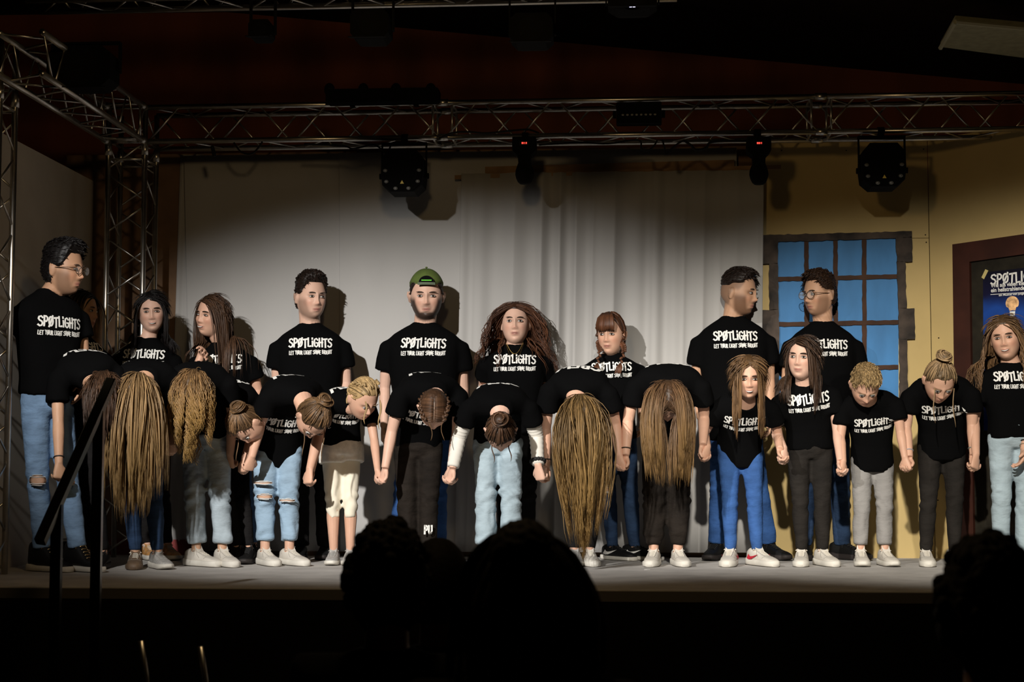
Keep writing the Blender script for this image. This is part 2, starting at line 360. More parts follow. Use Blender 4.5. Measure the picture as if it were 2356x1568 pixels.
V, F = strokes('SPØTLIGHTS', .058, wd, .0105, .05, 3, .06); flat_text(V, F, o1, ev, UP, nv, 'title_lettering', M_PRINT, po)
def font_text(txt, size, px, py, name, m, width=None):
    cu = bpy.data.curves.new('t', 'FONT'); cu.body = txt; cu.size = size; cu.offset = size * .02
    ob = bpy.data.objects.new('t', cu); COL.objects.link(ob); dg = bpy.context.evaluated_depsgraph_get()
    me = bpy.data.meshes.new_from_object(ob.evaluated_get(dg)); bpy.data.objects.remove(ob)
    org = onR(px, py, .0168); k = (width / max(v.co.x for v in me.vertices)) if width else 1
    for v in me.vertices: v.co = org + ev * (v.co.x * k) + UP * v.co.y + nv * .0006
    me.materials.clear(); me.materials.append(m); return link(name, me, po)
font_text('Wie aus vielen kleinen Lichtern', .036, 2280, 661, 'small_lettering', M_PRINT, wd)
font_text('ein hellstrahlendes Licht wird', .036, 2280, 672, 'small_lettering', M_PRINT, wd)
wpart('rule_line', rpoly([(2279, 676.5), (2420, 668), (2420, 669.2), (2279, 677.8)], .0168, .0172), M_PRINT, po)
font_text('ein Musical von jungen Menschen', .017, 2298, 681, 'small_lettering', M_PRINT, wd * .7)
M_BULB = mat('printed_bulb', (.75, .45, .22), .4, noise=.5, nscale=40)
bc = onR(2329, 697, .0168); mb = MB(); pts = []
for i in range(40):
    a = 2 * math.pi * i / 40; r = .043 if math.sin(a) > -.55 else .043 * (1 - .45 * (-math.sin(a) - .55) / .45)
    pts.append(bc + ev * (r * math.cos(a)) + UP * (r * math.sin(a) - (.02 if math.sin(a) < -.8 else 0)))
wpart('bulb_picture', mb.prism(pts, nv * .0006), M_BULB, po)
pts = [bc + ev * (a * .018) + UP * (-.05 - .03 * b) for (a, b) in ((-1, 0), (1, 0), (.8, 1), (-.8, 1))]
wpart('bulb_socket_picture', MB().prism(pts, nv * .0007), M_PRINT, po)
tag(link('tape_strip', rpoly([(2258, 638), (2267, 619), (2274, 622), (2264, 642)], .0172, .0176).mesh('tape_strip', mat('pale_tape', (.55, .45, .18), .5))), 'short pale yellow tape strip on poster corner', 'tape')

# painted window prop
wn = empty('painted_window', (WY(1925, 900, YB - .05).x, YB - .05, 0), 'stage window with blue panes and brown bars in dark stone surround', 'window prop')
def onW(px, py, off): return WY(px, py, YB - .032 - off)
def wpoly(pts, o0, o1, jit=0.0, seed=0, sub=10):
    rnd = random.Random(seed); P = []
    for k in range(len(pts)):
        a, b = pts[k], pts[(k + 1) % len(pts)]
        n = max(1, int(math.hypot(b[0] - a[0], b[1] - a[1]) / sub)) if jit else 1
        for i in range(n):
            j = jit if i else 0
            P.append((a[0] + (b[0] - a[0]) * i / n + rnd.uniform(-j, j), a[1] + (b[1] - a[1]) * i / n + rnd.uniform(-j, j)))
    return MB().prism([onW(x, y, o0) for (x, y) in P], (0, -(o1 - o0), 0))
xs = [1786, 1855, 1922, 1988, 2066]; yl = [552, 642, 746, 850, 958]; yr = [546, 636, 741, 844, 952]
lerp = lambda a, b, t: a + (b - a) * t
yy = lambda j, x: lerp(yl[j], yr[j], (x - 1786) / 280)
for j in range(4):
    for i in range(4):
        wpart('pane', wpoly([(xs[i] - 1, yy(j, xs[i])), (xs[i + 1] + 1, yy(j, xs[i + 1])), (xs[i + 1] + 1, yy(j + 1, xs[i + 1])), (xs[i] - 1, yy(j + 1, xs[i]))], 0, .006), M_SKYB, wn)
for k, x in enumerate(xs[1:4]):
    wpart('glazing_bar', wpoly([(x - 5, yy(0, x) - 2), (x + 5, yy(0, x) - 2), (x + 6, yy(4, x)), (x - 4, yy(4, x))], .0065, .014, .9, k), M_BAR, wn)
for j in range(1, 4):
    wpart('glazing_bar', wpoly([(1784, yl[j] - 5), (2066, yr[j] - 5), (2066, yr[j] + 5), (1784, yl[j] + 5)], .0066, .0165, .9, 10 + j), M_BAR, wn)
for k, pts in enumerate(([(1752, 541), (2097, 532), (2097, 547), (1788, 557), (1788, 560), (1752, 560)], [(1752, 560), (1790, 557), (1789, 607), (1753, 608)], [(2060, 546), (2097, 545), (2098, 602), (2063, 603)],
        [(1769, 607), (1789, 606), (1791, 712), (1770, 713)], [(2062, 602), (2082, 602), (2085, 709), (2066, 709)], [(1752, 713), (1791, 712), (1792, 785), (1753, 785)], [(2066, 709), (2103, 709), (2104, 780), (2068, 781)],
        [(1772, 785), (1792, 784), (1793, 960), (1773, 961)], [(2068, 780), (2086, 780), (2088, 880), (2070, 880)], [(2069, 880), (2088, 880), (2092, 962), (2066, 962)], [(1760, 958), (2092, 951), (2096, 972), (1758, 980)])):
    wpart('stone_block', wpoly(pts, .004, .022 + .003 * (k % 2), 1.2, 30 + k), M_STONE, wn)

# ------------------------------------------------------------------ trusses
def chord(parent, a, b, r=.0175):
    return wpart('chord', MB().tube([a, b], r, 12), M_ALU, parent, True)
def brace(parent, a, b, r=.0065):
    return wpart('brace', MB().tube([a, b], r, 6), M_ALU, parent, True)
def truss(label, a, b, e1, e2, pitch=.30, joints=(), group='aluminium stage truss', cat='truss', skip=()):
    """square truss from a to b (corner chord), e1 / e2 the vectors to the neighbouring chords"""
    a, b, e1, e2 = Vector(a), Vector(b), Vector(e1), Vector(e2); ax = (b - a); L = ax.length; ax = ax / L
    t = empty('stage_truss', a, label, cat, group)
    cs = [Vector((0, 0, 0)), e1, e1 + e2, e2]
    for c in cs: chord(t, a + c, b + c)
    n = max(2, int(round(L / pitch))); p = L / n
    for k in range(4):
        if k in skip: continue
        c0, c1 = cs[k], cs[(k + 1) % 4]; sh = 0.5 * p * (k % 2)
        for i in range(n):
            s0 = i * p; m = s0 + p / 2
            brace(t, a + c0 + ax * (s0 + .02), a + c1 + ax * (m - .02)); brace(t, a + c1 + ax * (m + .02), a + c0 + ax * (s0 + p - .02))
    for s in joints:
        for c in cs:
            wpart('coupler', MB().tube([a + c + ax * (s - .035), a + c + ax * (s + .035)], .023, 12), M_ALU, t, True)
        for k in range(4):
            brace(t, a + cs[k] + ax * (s - .06), a + cs[(k + 1) % 4] + ax * (s - .06), .009); brace(t, a + cs[k] + ax * (s + .06), a + cs[(k + 1) % 4] + ax * (s + .06), .009)
    return t
YT = 10.08                                             # front chords of the rear beam
zlo = WY(1280, 312, YT).z; zhi = WY(1280, 232, YT).z; TH = zhi - zlo; TD = .25
xcl = WY(245, 600, YT).x; xcr = WY(329, 600, YT).x; CWD = xcr - xcl
xm = WY(1018, 320, YT).x; xm2 = WY(1890, 310, YT).x; xr_end = WY(2420, 300, YT).x
truss('left length of the rear aluminium truss beam above the white backdrop', (xcr, YT, zlo), (xm, YT, zlo), (0, 0, TH), (0, TD, 0), .44)
truss('middle length of the rear aluminium truss beam above the curtain', (xm, YT, zlo), (xm2, YT, zlo), (0, 0, TH), (0, TD, 0), .44, joints=(.0,))
truss('right length of the rear aluminium truss beam above the yellow flat', (xm2, YT, zlo), (xr_end, YT, zlo), (0, 0, TH), (0, TD, 0), .44, joints=(.0,))
truss('upright aluminium truss column in the rear left corner of the stage', (xcl, YT, 0.0), (xcl, YT, zhi), (CWD, 0, 0), (0, TD, 0), .42, joints=(zlo - .05,))
YTF = 8.45
truss('aluminium truss beam running along the left side to the front', (xcl, YT, zlo), (xcl, YTF - .2, zlo), (0, 0, TH), (CWD, 0, 0), .38, joints=(.05,))
xf0 = WY(-92, 700, YTF).x; xf1 = WY(-12, 700, YTF).x
truss('upright aluminium truss column at the far left front of the stage', (xf0, YTF, 0.0), (xf0, YTF, zhi + .05), (xf1 - xf0, 0, 0), (0, .22, 0), .42, joints=(zlo - .05,))
zf = WY(640, 16, YTF + .22).z
truss('front aluminium truss beam crossing along the very top of the view', (WY(60, 20, YTF).x, YTF, zf), (WY(1560, 0, YTF).x, YTF, zf), (0, 0, .21), (0, .22, 0), .38)

# ------------------------------------------------------------------ lanterns on the trusses
def box_part(parent, name, c, hx, hy, hz, m, ch=0.0):
    """box with chamfered vertical silhouette corners (octagonal front)"""
    c = Vector(c); P = [(-hx + ch, -hz), (hx - ch, -hz), (hx, -hz + ch), (hx, hz - ch), (hx - ch, hz), (-hx + ch, hz), (-hx, hz - ch), (-hx, -hz + ch)] if ch else [(-hx, -hz), (hx, -hz), (hx, hz), (-hx, hz)]
    return wpart(name, MB().prism([c + Vector((x, -hy, z)) for (x, z) in P], (0, 2 * hy, 0)), m, parent)
def disc(parent, name, c, r, m, dy=-.006, ring=False):
    c = Vector(c); return wpart(name, MB().tube([c, c + Vector((0, dy, 0))], r, 14), m, parent, False)
def derby(px, label):
    c = WY(px, 398 if px < 1500 else 385, YT - .02); k = .132
    t = empty('derby_light', c + Vector((0, 0, .2)), label, 'stage light', 'octagonal effect lights')
    P = [(-.85, -1.0), (-.45, -1.28 + .28), (0, 0)]
    poly = [(-.56, -1), (.56, -1), (.93, -.68), (1.0, -.1), (.97, .62), (.62, 1.02), (-.62, 1.02), (-.97, .62), (-1, -.1), (-.93, -.68)]
    bd = wpart('housing', MB().prism([c + Vector((x * k, -.09, z * k)) for (x, z) in poly], (0, .2, 0)), M_BLK, t)
    wpart('front_rim', MB().prism([c + Vector((x * k * .93, -.096, z * k * .93)) for (x, z) in poly], (0, .006, 0)), mat('satin_black', (.006, .006, .006), .9, spec=.04), t)
    for (x, z) in ((-.86, 0), (.86, 0), (-.8, -.52), (.8, -.52), (-.33, -.84), (.33, -.84)):
        r = wpart('lens', MB().ell(c + Vector((x * k * .92, -.096, z * k)), .014, .008, .011), M_LENS if abs(x) < .5 else mat('dim_lens', (.16, .16, .15), .2), t, True)
    wpart('warning_sticker', MB().prism([c + Vector((x, -.0965, z - .55 * k)) for (x, z) in ((-.012, -.01), (.012, -.01), (0, .012))], (0, -.001, 0)), M_STICK, t)
    for s in (-1, 1):
        wpart('knob', MB().tube([c + Vector((s * k * 1.0, 0, -.02)), c + Vector((s * (k + .022), 0, -.02))], .018, 12), M_BLK, t)
        wpart('yoke_arm', MB().box(c + Vector((s * (k + .006) - .004, -.016, -.03)), c + Vector((s * (k + .006) + .004, .016, zlo - c.z - .04))), M_BLK, t)
    wpart('yoke_bridge', MB().box(c + Vector((-k - .01, -.02, zlo - c.z - .05)), c + Vector((k + .01, .02, zlo - c.z - .035))), M_BLK, t)
    wpart('clamp', MB().tube([(c.x, YT, zlo - .045), (c.x, YT, zlo - .018)], .02, 10).tube([(c.x - .02, YT, zlo), (c.x + .02, YT, zlo)], .024, 12), M_BLK, t)
derby(930, 'octagonal black effect light hanging over the man in the green cap')
derby(2029, 'octagonal black effect light hanging over the yellow flat at right')
def mover(px, pyd, label, digits):
    y = YT - .06; tp = WY(px, 318, y); t = empty('moving_head_light', tp, label, 'stage light', 'small moving head lights')
    s = 1 / 400.
    wpart('base', MB().loft([[tp + Vector((x * w, yy_, z)) for (x, yy_) in ((-1, -.06), (1, -.06), (1, .06), (-1, .06))] for (w, z) in ((.071, 0), (.073, -.05), (.071, -.085), (.045, -.112))]), M_BLK, t)
    wpart('yoke', MB().loft([[tp + Vector((x * w, yy_, z)) for (x, yy_) in ((-1, -.045), (1, -.045), (1, .045), (-1, .045))] for (w, z) in ((.04, -.11), (.036, -.16), (.05, -.2))]), M_BLK, t)
    wpart('lamp_head', MB().tube([tp + Vector((0, 0, z)) for z in (-.155, -.175, -.20, -.225, -.25, -.272, -.284)], [.034, .047, .056, .058, .052, .042, .028], 16), M_BLK, t, True)
    dp = wpart('display', MB().box(tp + Vector((-.028, -.0625, -.055)), tp + Vector((.028, -.0602, -.03))), M_GLOSS, t)
    for i, w in enumerate(digits):
        x = -.014 + i * .0085
        wpart('digit', MB().box(tp + Vector((x, -.0636, -.047)), tp + Vector((x + w, -.0627, -.036))), M_LEDR, dp)
    wpart('clamp', MB().tube([(tp.x, YT, zlo - .03), (tp.x, YT, zlo - .018)], .014, 10).tube([(tp.x - .02, YT, zlo), (tp.x + .02, YT, zlo)], .023, 12), M_BLK, t)
mover(1207, 338, 'black moving head light with red display hanging over the curtain middle', (.006, .003, .003, .006))
mover(1745, 330, 'black moving head light with red display by the curtain right edge', (.006, .006, .003, .004))
# four-dome bar
c = WY(882, 223, YT - .06); t = empty('light_bar', c, 'long black light bar with four glossy domes on the rear truss', 'stage light')
hx = 141 / 402; box_part(t, 'housing', c, hx, .06, .042, M_BLK, .01)
for px in (758, 836, 911, 991):
    q = WY(px, 207, YT - .06); wpart('dome', MB().ell(q, .034, .034, .044), M_GLOSS, t, True)
for x in (-.2, .2): wpart('bracket', MB().box(c + Vector((x - .015, .03, -.05)), c + Vector((x + .015, .075, -.03))), M_BLK, t)
# strobe panel with eight small lenses
c = WY(1470, 262, YT - .05); t = empty('strobe_panel', c, 'black strobe panel with a row of eight small round lenses', 'stage light')
box_part(t, 'housing', c, .138, .045, .066, M_BLK, .006)
for i in range(8): wpart('lens', MB().ell(c + Vector((-.098 + i * .028, -.046, -.014)), .0085, .004, .006), mat('strobe_lens', (.30, .29, .26), .3), t, True)
wpart('front_ridge', MB().box(c + Vector((-.118, -.052, -.0006)), c + Vector((.118, -.045, .001))), mat('satin_black', (.006, .006, .006), .9, spec=.04), t)
wpart('bracket', MB().box(c + Vector((-.16, -.01, -.02)), c + Vector((-.14, .03, .02))).box(c + Vector((.14, -.01, -.02)), c + Vector((.16, .03, .02))), M_BLK, t)
# dark lanterns: big one on left beam, two hanging from the front, small speaker-like box
def fresnel(c, w, h, dp, label, beamz, group='dark unlit stage lanterns'):
    t = empty('stage_lantern_body', c, label, 'stage light', group)
    wpart('housing', MB().loft([[c + Vector((x * w * k, y, z * h * k)) for (x, z) in ((-.7, -1), (.7, -1), (1, -.6), (1, .6), (.7, 1), (-.7, 1), (-1, .6), (-1, -.6))] for (y, k) in ((dp, .75), (dp * .3, 1), (-dp, 1))]), M_BLK, t)
    for s in (-1, 1): wpart('yoke_arm', MB().box(c + Vector((s * w * 1.08 - .004, -.02, -.01)), c + Vector((s * w * 1.08 + .004, .02, max(beamz - c.z - .03, h * 1.3)))), M_BLK, t)
    wpart('yoke_bridge', MB().box(c + Vector((-w * 1.1, -.02, max(beamz - c.z - .035, h * 1.3))), c + Vector((w * 1.1, .02, max(beamz - c.z - .022, h * 1.3 + .012)))), M_BLK, t)
    wpart('barn_door', MB().prism([c + Vector((x * w, -dp - .004, -h)) for x in (-.9, .9)] + [c + Vector((x * w * 1.1, -dp - .07, -h * 1.15)) for x in (.9, -.9)], (0, 0, .004)), M_BLK, t)
    wpart('lens', MB().tube([c + Vector((0, -dp - .001, 0)), c + Vector((0, -dp + .004, 0))], w * .6, 20), mat('dark_lens', (.008, .008, .008), .8, spec=.05), t)
    return t
fresnel(WY(198, 165, 8.72), .175, .115, .13, 'large black lantern box hanging on the left truss beam', zlo + TH)
fresnel(WY(858, 68, 8.05), .095, .075, .12, 'black lantern hanging from the front truss above the backdrop', zf)
fresnel(WY(1225, 78, 8.05), .105, .075, .12, 'black lantern hanging from the front truss above the curtain', zf)
t = fresnel(WY(1455, 6, 8.05), .12, .06, .12, 'black lantern with two bluish lights at the top edge', zf + .05)
c = WY(1455, 15, 7.9)
for s in (-1, 1): wpart('indicator', MB().box(c + Vector((s * .008 - .006, -.003, -.0035)), c + Vector((s * .008 + .006, 0, .0035))), M_LEDB, t)
c = WY(605, 75, 8.4); fresnel(c, .06, .05, .08, 'small black lantern hanging near the top left of the truss', zf)
# cables looped on the rear truss
def cable(pts, label, r=.006):
    P = [WY(px, py, y) for (px, py, y) in pts]; Q = []
    for i in range(len(P) - 1):
        p0, p1, p2, p3 = P[max(i - 1, 0)], P[i], P[i + 1], P[min(i + 2, len(P) - 1)]
        for k in range(6):
            t = k / 6; Q.append(.5 * ((2 * p1) + (p2 - p0) * t + (2 * p0 - 5 * p1 + 4 * p2 - p3) * t * t + (3 * p1 - p0 - 3 * p2 + p3) * t ** 3))
    Q.append(P[-1]); tag(link('cable', MB().tube(Q, r, 6).mesh('cable', M_RUB, True)), label, 'cable', 'black cables on the rear truss')
yc = YT - .035
cable([(1240, 333, yc), (1330, 328, yc), (1400, 330, yc), (1468, 322, yc), (1476, 342, yc), (1490, 346, yc), (1504, 336, yc), (1512, 323, yc)], 'black cable sagging in a loop below the strobe panel')
cable([(1524, 322, yc), (1529, 340, yc), (1533, 355, yc), (1545, 342, yc), (1560, 330, yc), (1575, 322, yc)], 'short black cable hanging in a sharp point below the rear truss')
cable([(1575, 324, yc), (1590, 334, yc), (1602, 345, yc), (1625, 340, yc), (1640, 326, yc), (1720, 324, yc)], 'black cable running to the right moving head light', .008)
cable([(700, 331, yc), (790, 336, yc), (812, 342, yc), (850, 334, yc), (868, 336, yc), (890, 352, yc), (900, 330, yc)], 'black cable hanging beside the left octagonal light')
cable([(538, 328, yc), (556, 350, yc), (582, 352, yc), (604, 326, yc)], 'thin black cable loop under the rear truss at left')
cable([(488, 336, yc), (492, 352, yc), (493, 360, yc)], 'short black cable end dangling at the left of the truss', .012)
cable([(1010, 318, yc), (1040, 306, yc), (1075, 303, yc), (1120, 306, yc), (1180, 300, yc), (1215, 298, yc), (1240, 306, yc)], 'black cable lying along the truss next to the coupler')
# ceiling vent panel, top right
vp = [(2164, 108), (2198, 48), (2560, 82), (2560, 160)]
vt = empty('ceiling_vent', WZ(2198, 48, 3.05), 'pale rectangular vent panel on the dark ceiling at right', 'vent')
vz = 3.0
P4 = [WZ(x, y, vz) for (x, y) in vp]
wpart('vent_face', MB().prism(P4, (0, 0, .03)), M_VENT, vt)
for (a, b) in ((0, 1), (1, 2)):
    d = (P4[b] - P4[a]); wpart('vent_rim', MB().tube([P4[a] + Vector((0, 0, -.005)), P4[b] + Vector((0, 0, -.005))], .014, 6), mat('vent_rim', (.4, .39, .28), .7), vt)
wpart('hanger', MB().tube([sum(P4, Vector()) / 4 + Vector((0, 0, .03)), sum(P4, Vector()) / 4 + Vector((0, 0, .3))], .01, 6), M_BLK, vt)
# flight case behind the railing
c = WZ(244, 1272, 0); c = Vector((c.x, 10.05, 0)); t = empty('flight_case', c, 'small black flight case with metal edges on stage at left', 'case')
wpart('case_body', MB().box(c + Vector((-.11, -.09, 0.004)), c + Vector((.11, .09, .125))), M_BLK, t)
for sx_ in (-1, 1):
    for sz in (.008, .122): wpart('edge_strip', MB().box(c + Vector((-.112, -.093, sz - .006)), c + Vector((.112, -.087, sz + .006))) if sx_ > 0 else MB().box(c + Vector((.104 if sz > .1 else -.112, -.0935, .004)), c + Vector((.112 if sz > .1 else -.104, -.087, .125))), M_ALU, t)
# scraps on the stage floor
for (px, py, r) in ((1489, 1310, .012),):
    c = WZ(px, py, 0.001); tag(link('paper_scrap', MB().prism([c + Vector(p) for p in ((-.016, -.004, 0), (.0, -.008, 0), (.016, 0, 0), (.004, .008, 0))], (0, 0, .002)).mesh('paper_scrap', M_PRINT)), 'tiny white paper scrap on the stage floor', 'paper')

# handrail in the left foreground
def WD(px, py, d): return W(px, py, d)
ra, rb_ = WD(256, 876, 7.05), WD(92, 1246, 6.55)
t = empty('stair_handrail', Vector((ra.x, ra.y, HALL)), 'black steel stair handrail with sloping rail at the left stage steps', 'handrail')
def bar(a, b, hw, hd, mb=None):
    a, b = Vector(a), Vector(b); T = (b - a).normalized(); u = RGT.copy(); u = (u - T * u.dot(T)).normalized(); w = T.cross(u); mb = mb or MB()
    return mb.loft([[p + u * (sx * hw) + w * (sy * hd) for (sx, sy) in ((-1, -.8), (-.8, -1), (.8, -1), (1, -.8), (1, .8), (.8, 1), (-.8, 1), (-1, .8))] for p in (a, b)])
wpart('rail', bar(ra, rb_, .021, .021), M_RAIL, t)
d1 = lerp(7.05, 6.55, (1000 - 876) / 370); p1 = WD(228, 945, lerp(7.05, 6.55, .17)); p2 = WD(132, 1160, lerp(7.05, 6.55, .77))
wpart('post', bar(p1, Vector((p1.x, p1.y, HALL)), .021, .021), M_RAIL, t)
wpart('post', bar(p2, Vector((p2.x, p2.y, HALL)), .021, .021), M_RAIL, t)
# ================================================================== people: builders
PENDING = []
def pend(o, voxel, smooth=2, deci=None, cb=None):
    m = o.modifiers.new('r', 'REMESH'); m.mode = 'VOXEL'; m.voxel_size = voxel; m.use_smooth_shade = True; m.adaptivity = 0
    if smooth: s = o.modifiers.new('s', 'SMOOTH'); s.factor = .5; s.iterations = smooth
    if deci: d = o.modifiers.new('d', 'DECIMATE'); d.ratio = deci
    PENDING.append((o, cb)); return o
def bake_all():
    dg = bpy.context.evaluated_depsgraph_get(); dg.update()
    out = [(o, cb, bpy.data.meshes.new_from_object(o.evaluated_get(dg))) for (o, cb) in PENDING]
    for (o, cb, me) in out:
        mats = list(o.data.materials); old = o.data; o.modifiers.clear(); o.data = me; me.name = o.name
        me.materials.clear()
        for m in mats: me.materials.append(m)
        me.polygons.foreach_set('use_smooth', [True] * len(me.polygons))
        bpy.data.meshes.remove(old)
        if cb: cb(o)
    PENDING.clear()
def coords(me):
    a = np.empty(len(me.vertices) * 3, np.float32); me.vertices.foreach_get('co', a); return a.reshape(-1, 3).astype(float)

def sst(a, b, x): t = np.clip((x - a) / (b - a), 0, 1); return t * t * (3 - 2 * t)
# head surface: grid of directions -> points, face towards -Y, eye line at z = 0
NLON, NLAT = 96, 66
def head_points(female=False, smile=0.0, wide=1.0, hairth=None):
    lon = np.linspace(0, 2 * np.pi, NLON, endpoint=False); lon = lon + .35 * np.sin(lon)     # denser towards lon = pi (front)
    lat = np.linspace(-np.pi / 2 + .02, np.pi / 2 - .02, NLAT)
    LO, LA = np.meshgrid(lon, lat)
    nz = np.sin(LA); p = np.where(nz > 0, 2.15, 3.1); rad = np.power(np.clip(1 - np.abs(nz) ** p, 0, 1), 1 / p)
    nx = np.sin(LO) * rad; ny = np.cos(LO) * rad
    x = .0755 * nx * wide; y = np.where(ny > 0, .101 * ny, -.092 * np.abs(ny) ** .9) + .006; z = np.where(nz > 0, .121 * nz, .122 * nz)
    tt = np.clip(-nz, 0, 1)
    x = x * (1 - (.36 if female else .25) * tt ** 2.0)
    y = np.where(y > 0, y * (1 - .62 * sst(.05, .9, tt)), y * (1 - .06 * tt ** 2))
    if hairth is None:
        w = sst(.15, .6, -ny)
        def G(x0, z0, sx, sz, amp):
            g = 0
            for s in ((1,) if x0 == 0 else (-1, 1)): g = g + np.exp(-((x - s * x0) / sx) ** 2 - ((z - z0) / sz) ** 2)
            return amp * g
        k = .8 if female else 1.1
        dy = G(.028, .021, .020, .008, .005 * k) + G(0, .016, .012, .012, .004) + G(.031, .001, .017, .011, -.012) + G(0, -.006, .0085, .022, .012) \
            + G(0, -.033, .0105, .0115, .020 * k) + G(.0125, -.038, .0065, .006, .009) + G(0, -.053, .014, .005, -.003) + G(0, -.0605, .019, .0052, .0075) \
            + G(0, -.0735, .016, .0058, .008) + G(0, -.067, .024, .0018, -.004) + G(0, -.084, .016, .0055, -.005) + G(0, -.101, .02, .012, .008 * k) + G(.046, -.026, .022, .02, .006 + .004 * smile) \
            + G(.028, -.062, .008, .012, -.003)
        y = y - dy * w
        return np.stack([x, y, z], -1)
    # hair cap: push outwards where there is hair, sink elsewhere
    n = np.stack([nx, ny, nz], -1); th = hairth(nx, ny, nz, x, y, z)
    c = np.stack([x, y, z], -1); nn = c / np.linalg.norm(c, axis=-1, keepdims=True)
    return c + nn * th[..., None]
def grid_mesh(mb, P, M, col=None, mi=0):
    R = [[M @ Vector(p) for p in row] for row in P]; return mb.loft(R, True, mi, col)
def hairmask(nx, ny, nz, x, y, z, front=.078, side=.012, back=-.065, temple=.055):
    """signed: > 0 inside the hair area"""
    f = sst(-.3, .25, ny)                                   # 0 front .. 1 back
    fr = front - .030 * sst(.035, .07, np.abs(x))           # hairline dips towards temples
    line = fr * (1 - f) + back * f
    mid = sst(-.62, -.2, ny) * (1 - sst(-.05, .35, ny))
    line = line * (1 - mid) + (side + .0 * x) * mid
    return z - line
def cap_hair(th, front=.078, side=.012, back=-.065, sidek=.35, rough=.003, seed=0, quiff=0.0, sink=-.012):
    rs = np.random.RandomState(seed); ph = rs.uniform(0, 6.28, 8)
    def f(nx, ny, nz, x, y, z):
        s = hairmask(nx, ny, nz, x, y, z, front, side, back); m = sst(-.004, .010, s)
        topk = sidek + (1 - sidek) * sst(.25, .75, nz)
        t = th * topk * (1 + quiff * sst(-.1, -.7, ny) * sst(.3, .8, nz))
        t = t + rough * (np.sin(x * 420 + ph[0] + 3 * np.sin(z * 90)) + np.sin(y * 310 + x * 150 + ph[1]) + np.sin(z * 380 + ph[2] + 2 * np.sin(x * 120))) / 2
        return sink + (t - sink) * m
    return f

def vary(col, rs, a, b):
    f = rs.uniform(a, b); return tuple(x * f for x in col)
def fixd(v): return Vector(v).normalized()
def hand_shapes(mb, wrist, dz, npalm, thumb_side, hs, curl=(70, 60, 40), spread=.0, tdir=.8):
    """dz: wrist -> knuckles, npalm: palm normal, fingers bend towards npalm"""
    dz = fixd(dz); n = Vector(npalm); n = (n - dz * n.dot(dz)).normalized(); l = dz.cross(n) * thumb_side; k = hs
    pal = [wrist - dz * .012 * k, wrist + dz * .02 * k, wrist + dz * .05 * k, wrist + dz * .082 * k, wrist + dz * .09 * k]
    ww = [(.024, .019), (.031, .018), (.039, .0165), (.040, .0135), (.034, .009)]
    mb.loft([[p + l * (a * k * math.cos(2 * math.pi * i / 14)) + n * (b * k * math.sin(2 * math.pi * i / 14)) for i in range(14)] for p, (a, b) in zip(pal, ww)])
    for i, (off, L) in enumerate(((.030, .072), (.0102, .08), (-.0102, .074), (-.0298, .058))):
        p = wrist + dz * (.078 - .004 * abs(i - 1)) * k + l * off * k; d = (dz + l * (off * spread * 18)).normalized(); pts = [p]; rr = [.0094 * k]; a = 0
        for j, fr in enumerate((.45, .31, .24)):
            a += math.radians(curl[j] + 4 * (i - 1)); dd = (d * math.cos(a) + n * math.sin(a)).normalized()
            q = pts[-1] + dd * L * fr * k; pts += [(pts[-1] + q) / 2, q]; rr += [.0084 * k - .0004 * j, .0082 * k - .0006 * j]
        rr[-1] = .0055 * k; mb.tube(pts, rr, 8)
    p = wrist + dz * .022 * k + l * .024 * k; d = (dz * .75 + l * tdir + n * .35).normalized(); d2 = (dz * .95 + l * tdir * .1 + n * .6).normalized()
    mb.tube([p, p + d * .03 * k, p + d * .042 * k, p + d * .042 * k + d2 * .02 * k, p + d * .042 * k + d2 * .033 * k], [.014 * k, .012 * k, .011 * k, .0098 * k, .0062 * k], 8)

def ik(a, b, l1, l2, hint):
    v = b - a; d = v.length
    if d > (l1 + l2) * .995: s = d / ((l1 + l2) * .995); l1 *= s; l2 *= s
    t = (l1 * l1 - l2 * l2 + d * d) / (2 * d); h = math.sqrt(max(l1 * l1 - t * t, 0)); u = v / d
    w = hint - u * hint.dot(u); w = w.normalized() if w.length > 1e-5 else u.orthogonal().normalized()
    return a + u * t + w * h

def bez(p0, p1, p2, t): return p0 * ((1 - t) ** 2) + p1 * (2 * t * (1 - t)) + p2 * (t * t)
def bezt(p0, p1, p2, t): return ((p1 - p0) * (2 * (1 - t)) + (p2 - p1) * (2 * t)).normalized()

SKINS = {'fair': (.62, .365, .255), 'tan': (.50, .28, .17), 'pale': (.67, .42, .315), 'warm': (.56, .325, .205)}
def eye_mesh():
    mb = MB(); mb.ell((0, 0, 0), .0145, .0075, .0078, 16, 10, 0)
    mb.tube([(0, -.0045, 0), (0, -.0078, 0)], [.0066, .0058], 12, 1)
    mb.tube([(0, -.0075, 0.0004), (0, -.0081, 0.0004)], [.0028, .0024], 8, 2)
    return mb.mesh('eye', [M_EYEW, M_EYEI, M_BLK], True)
EYE = eye_mesh()

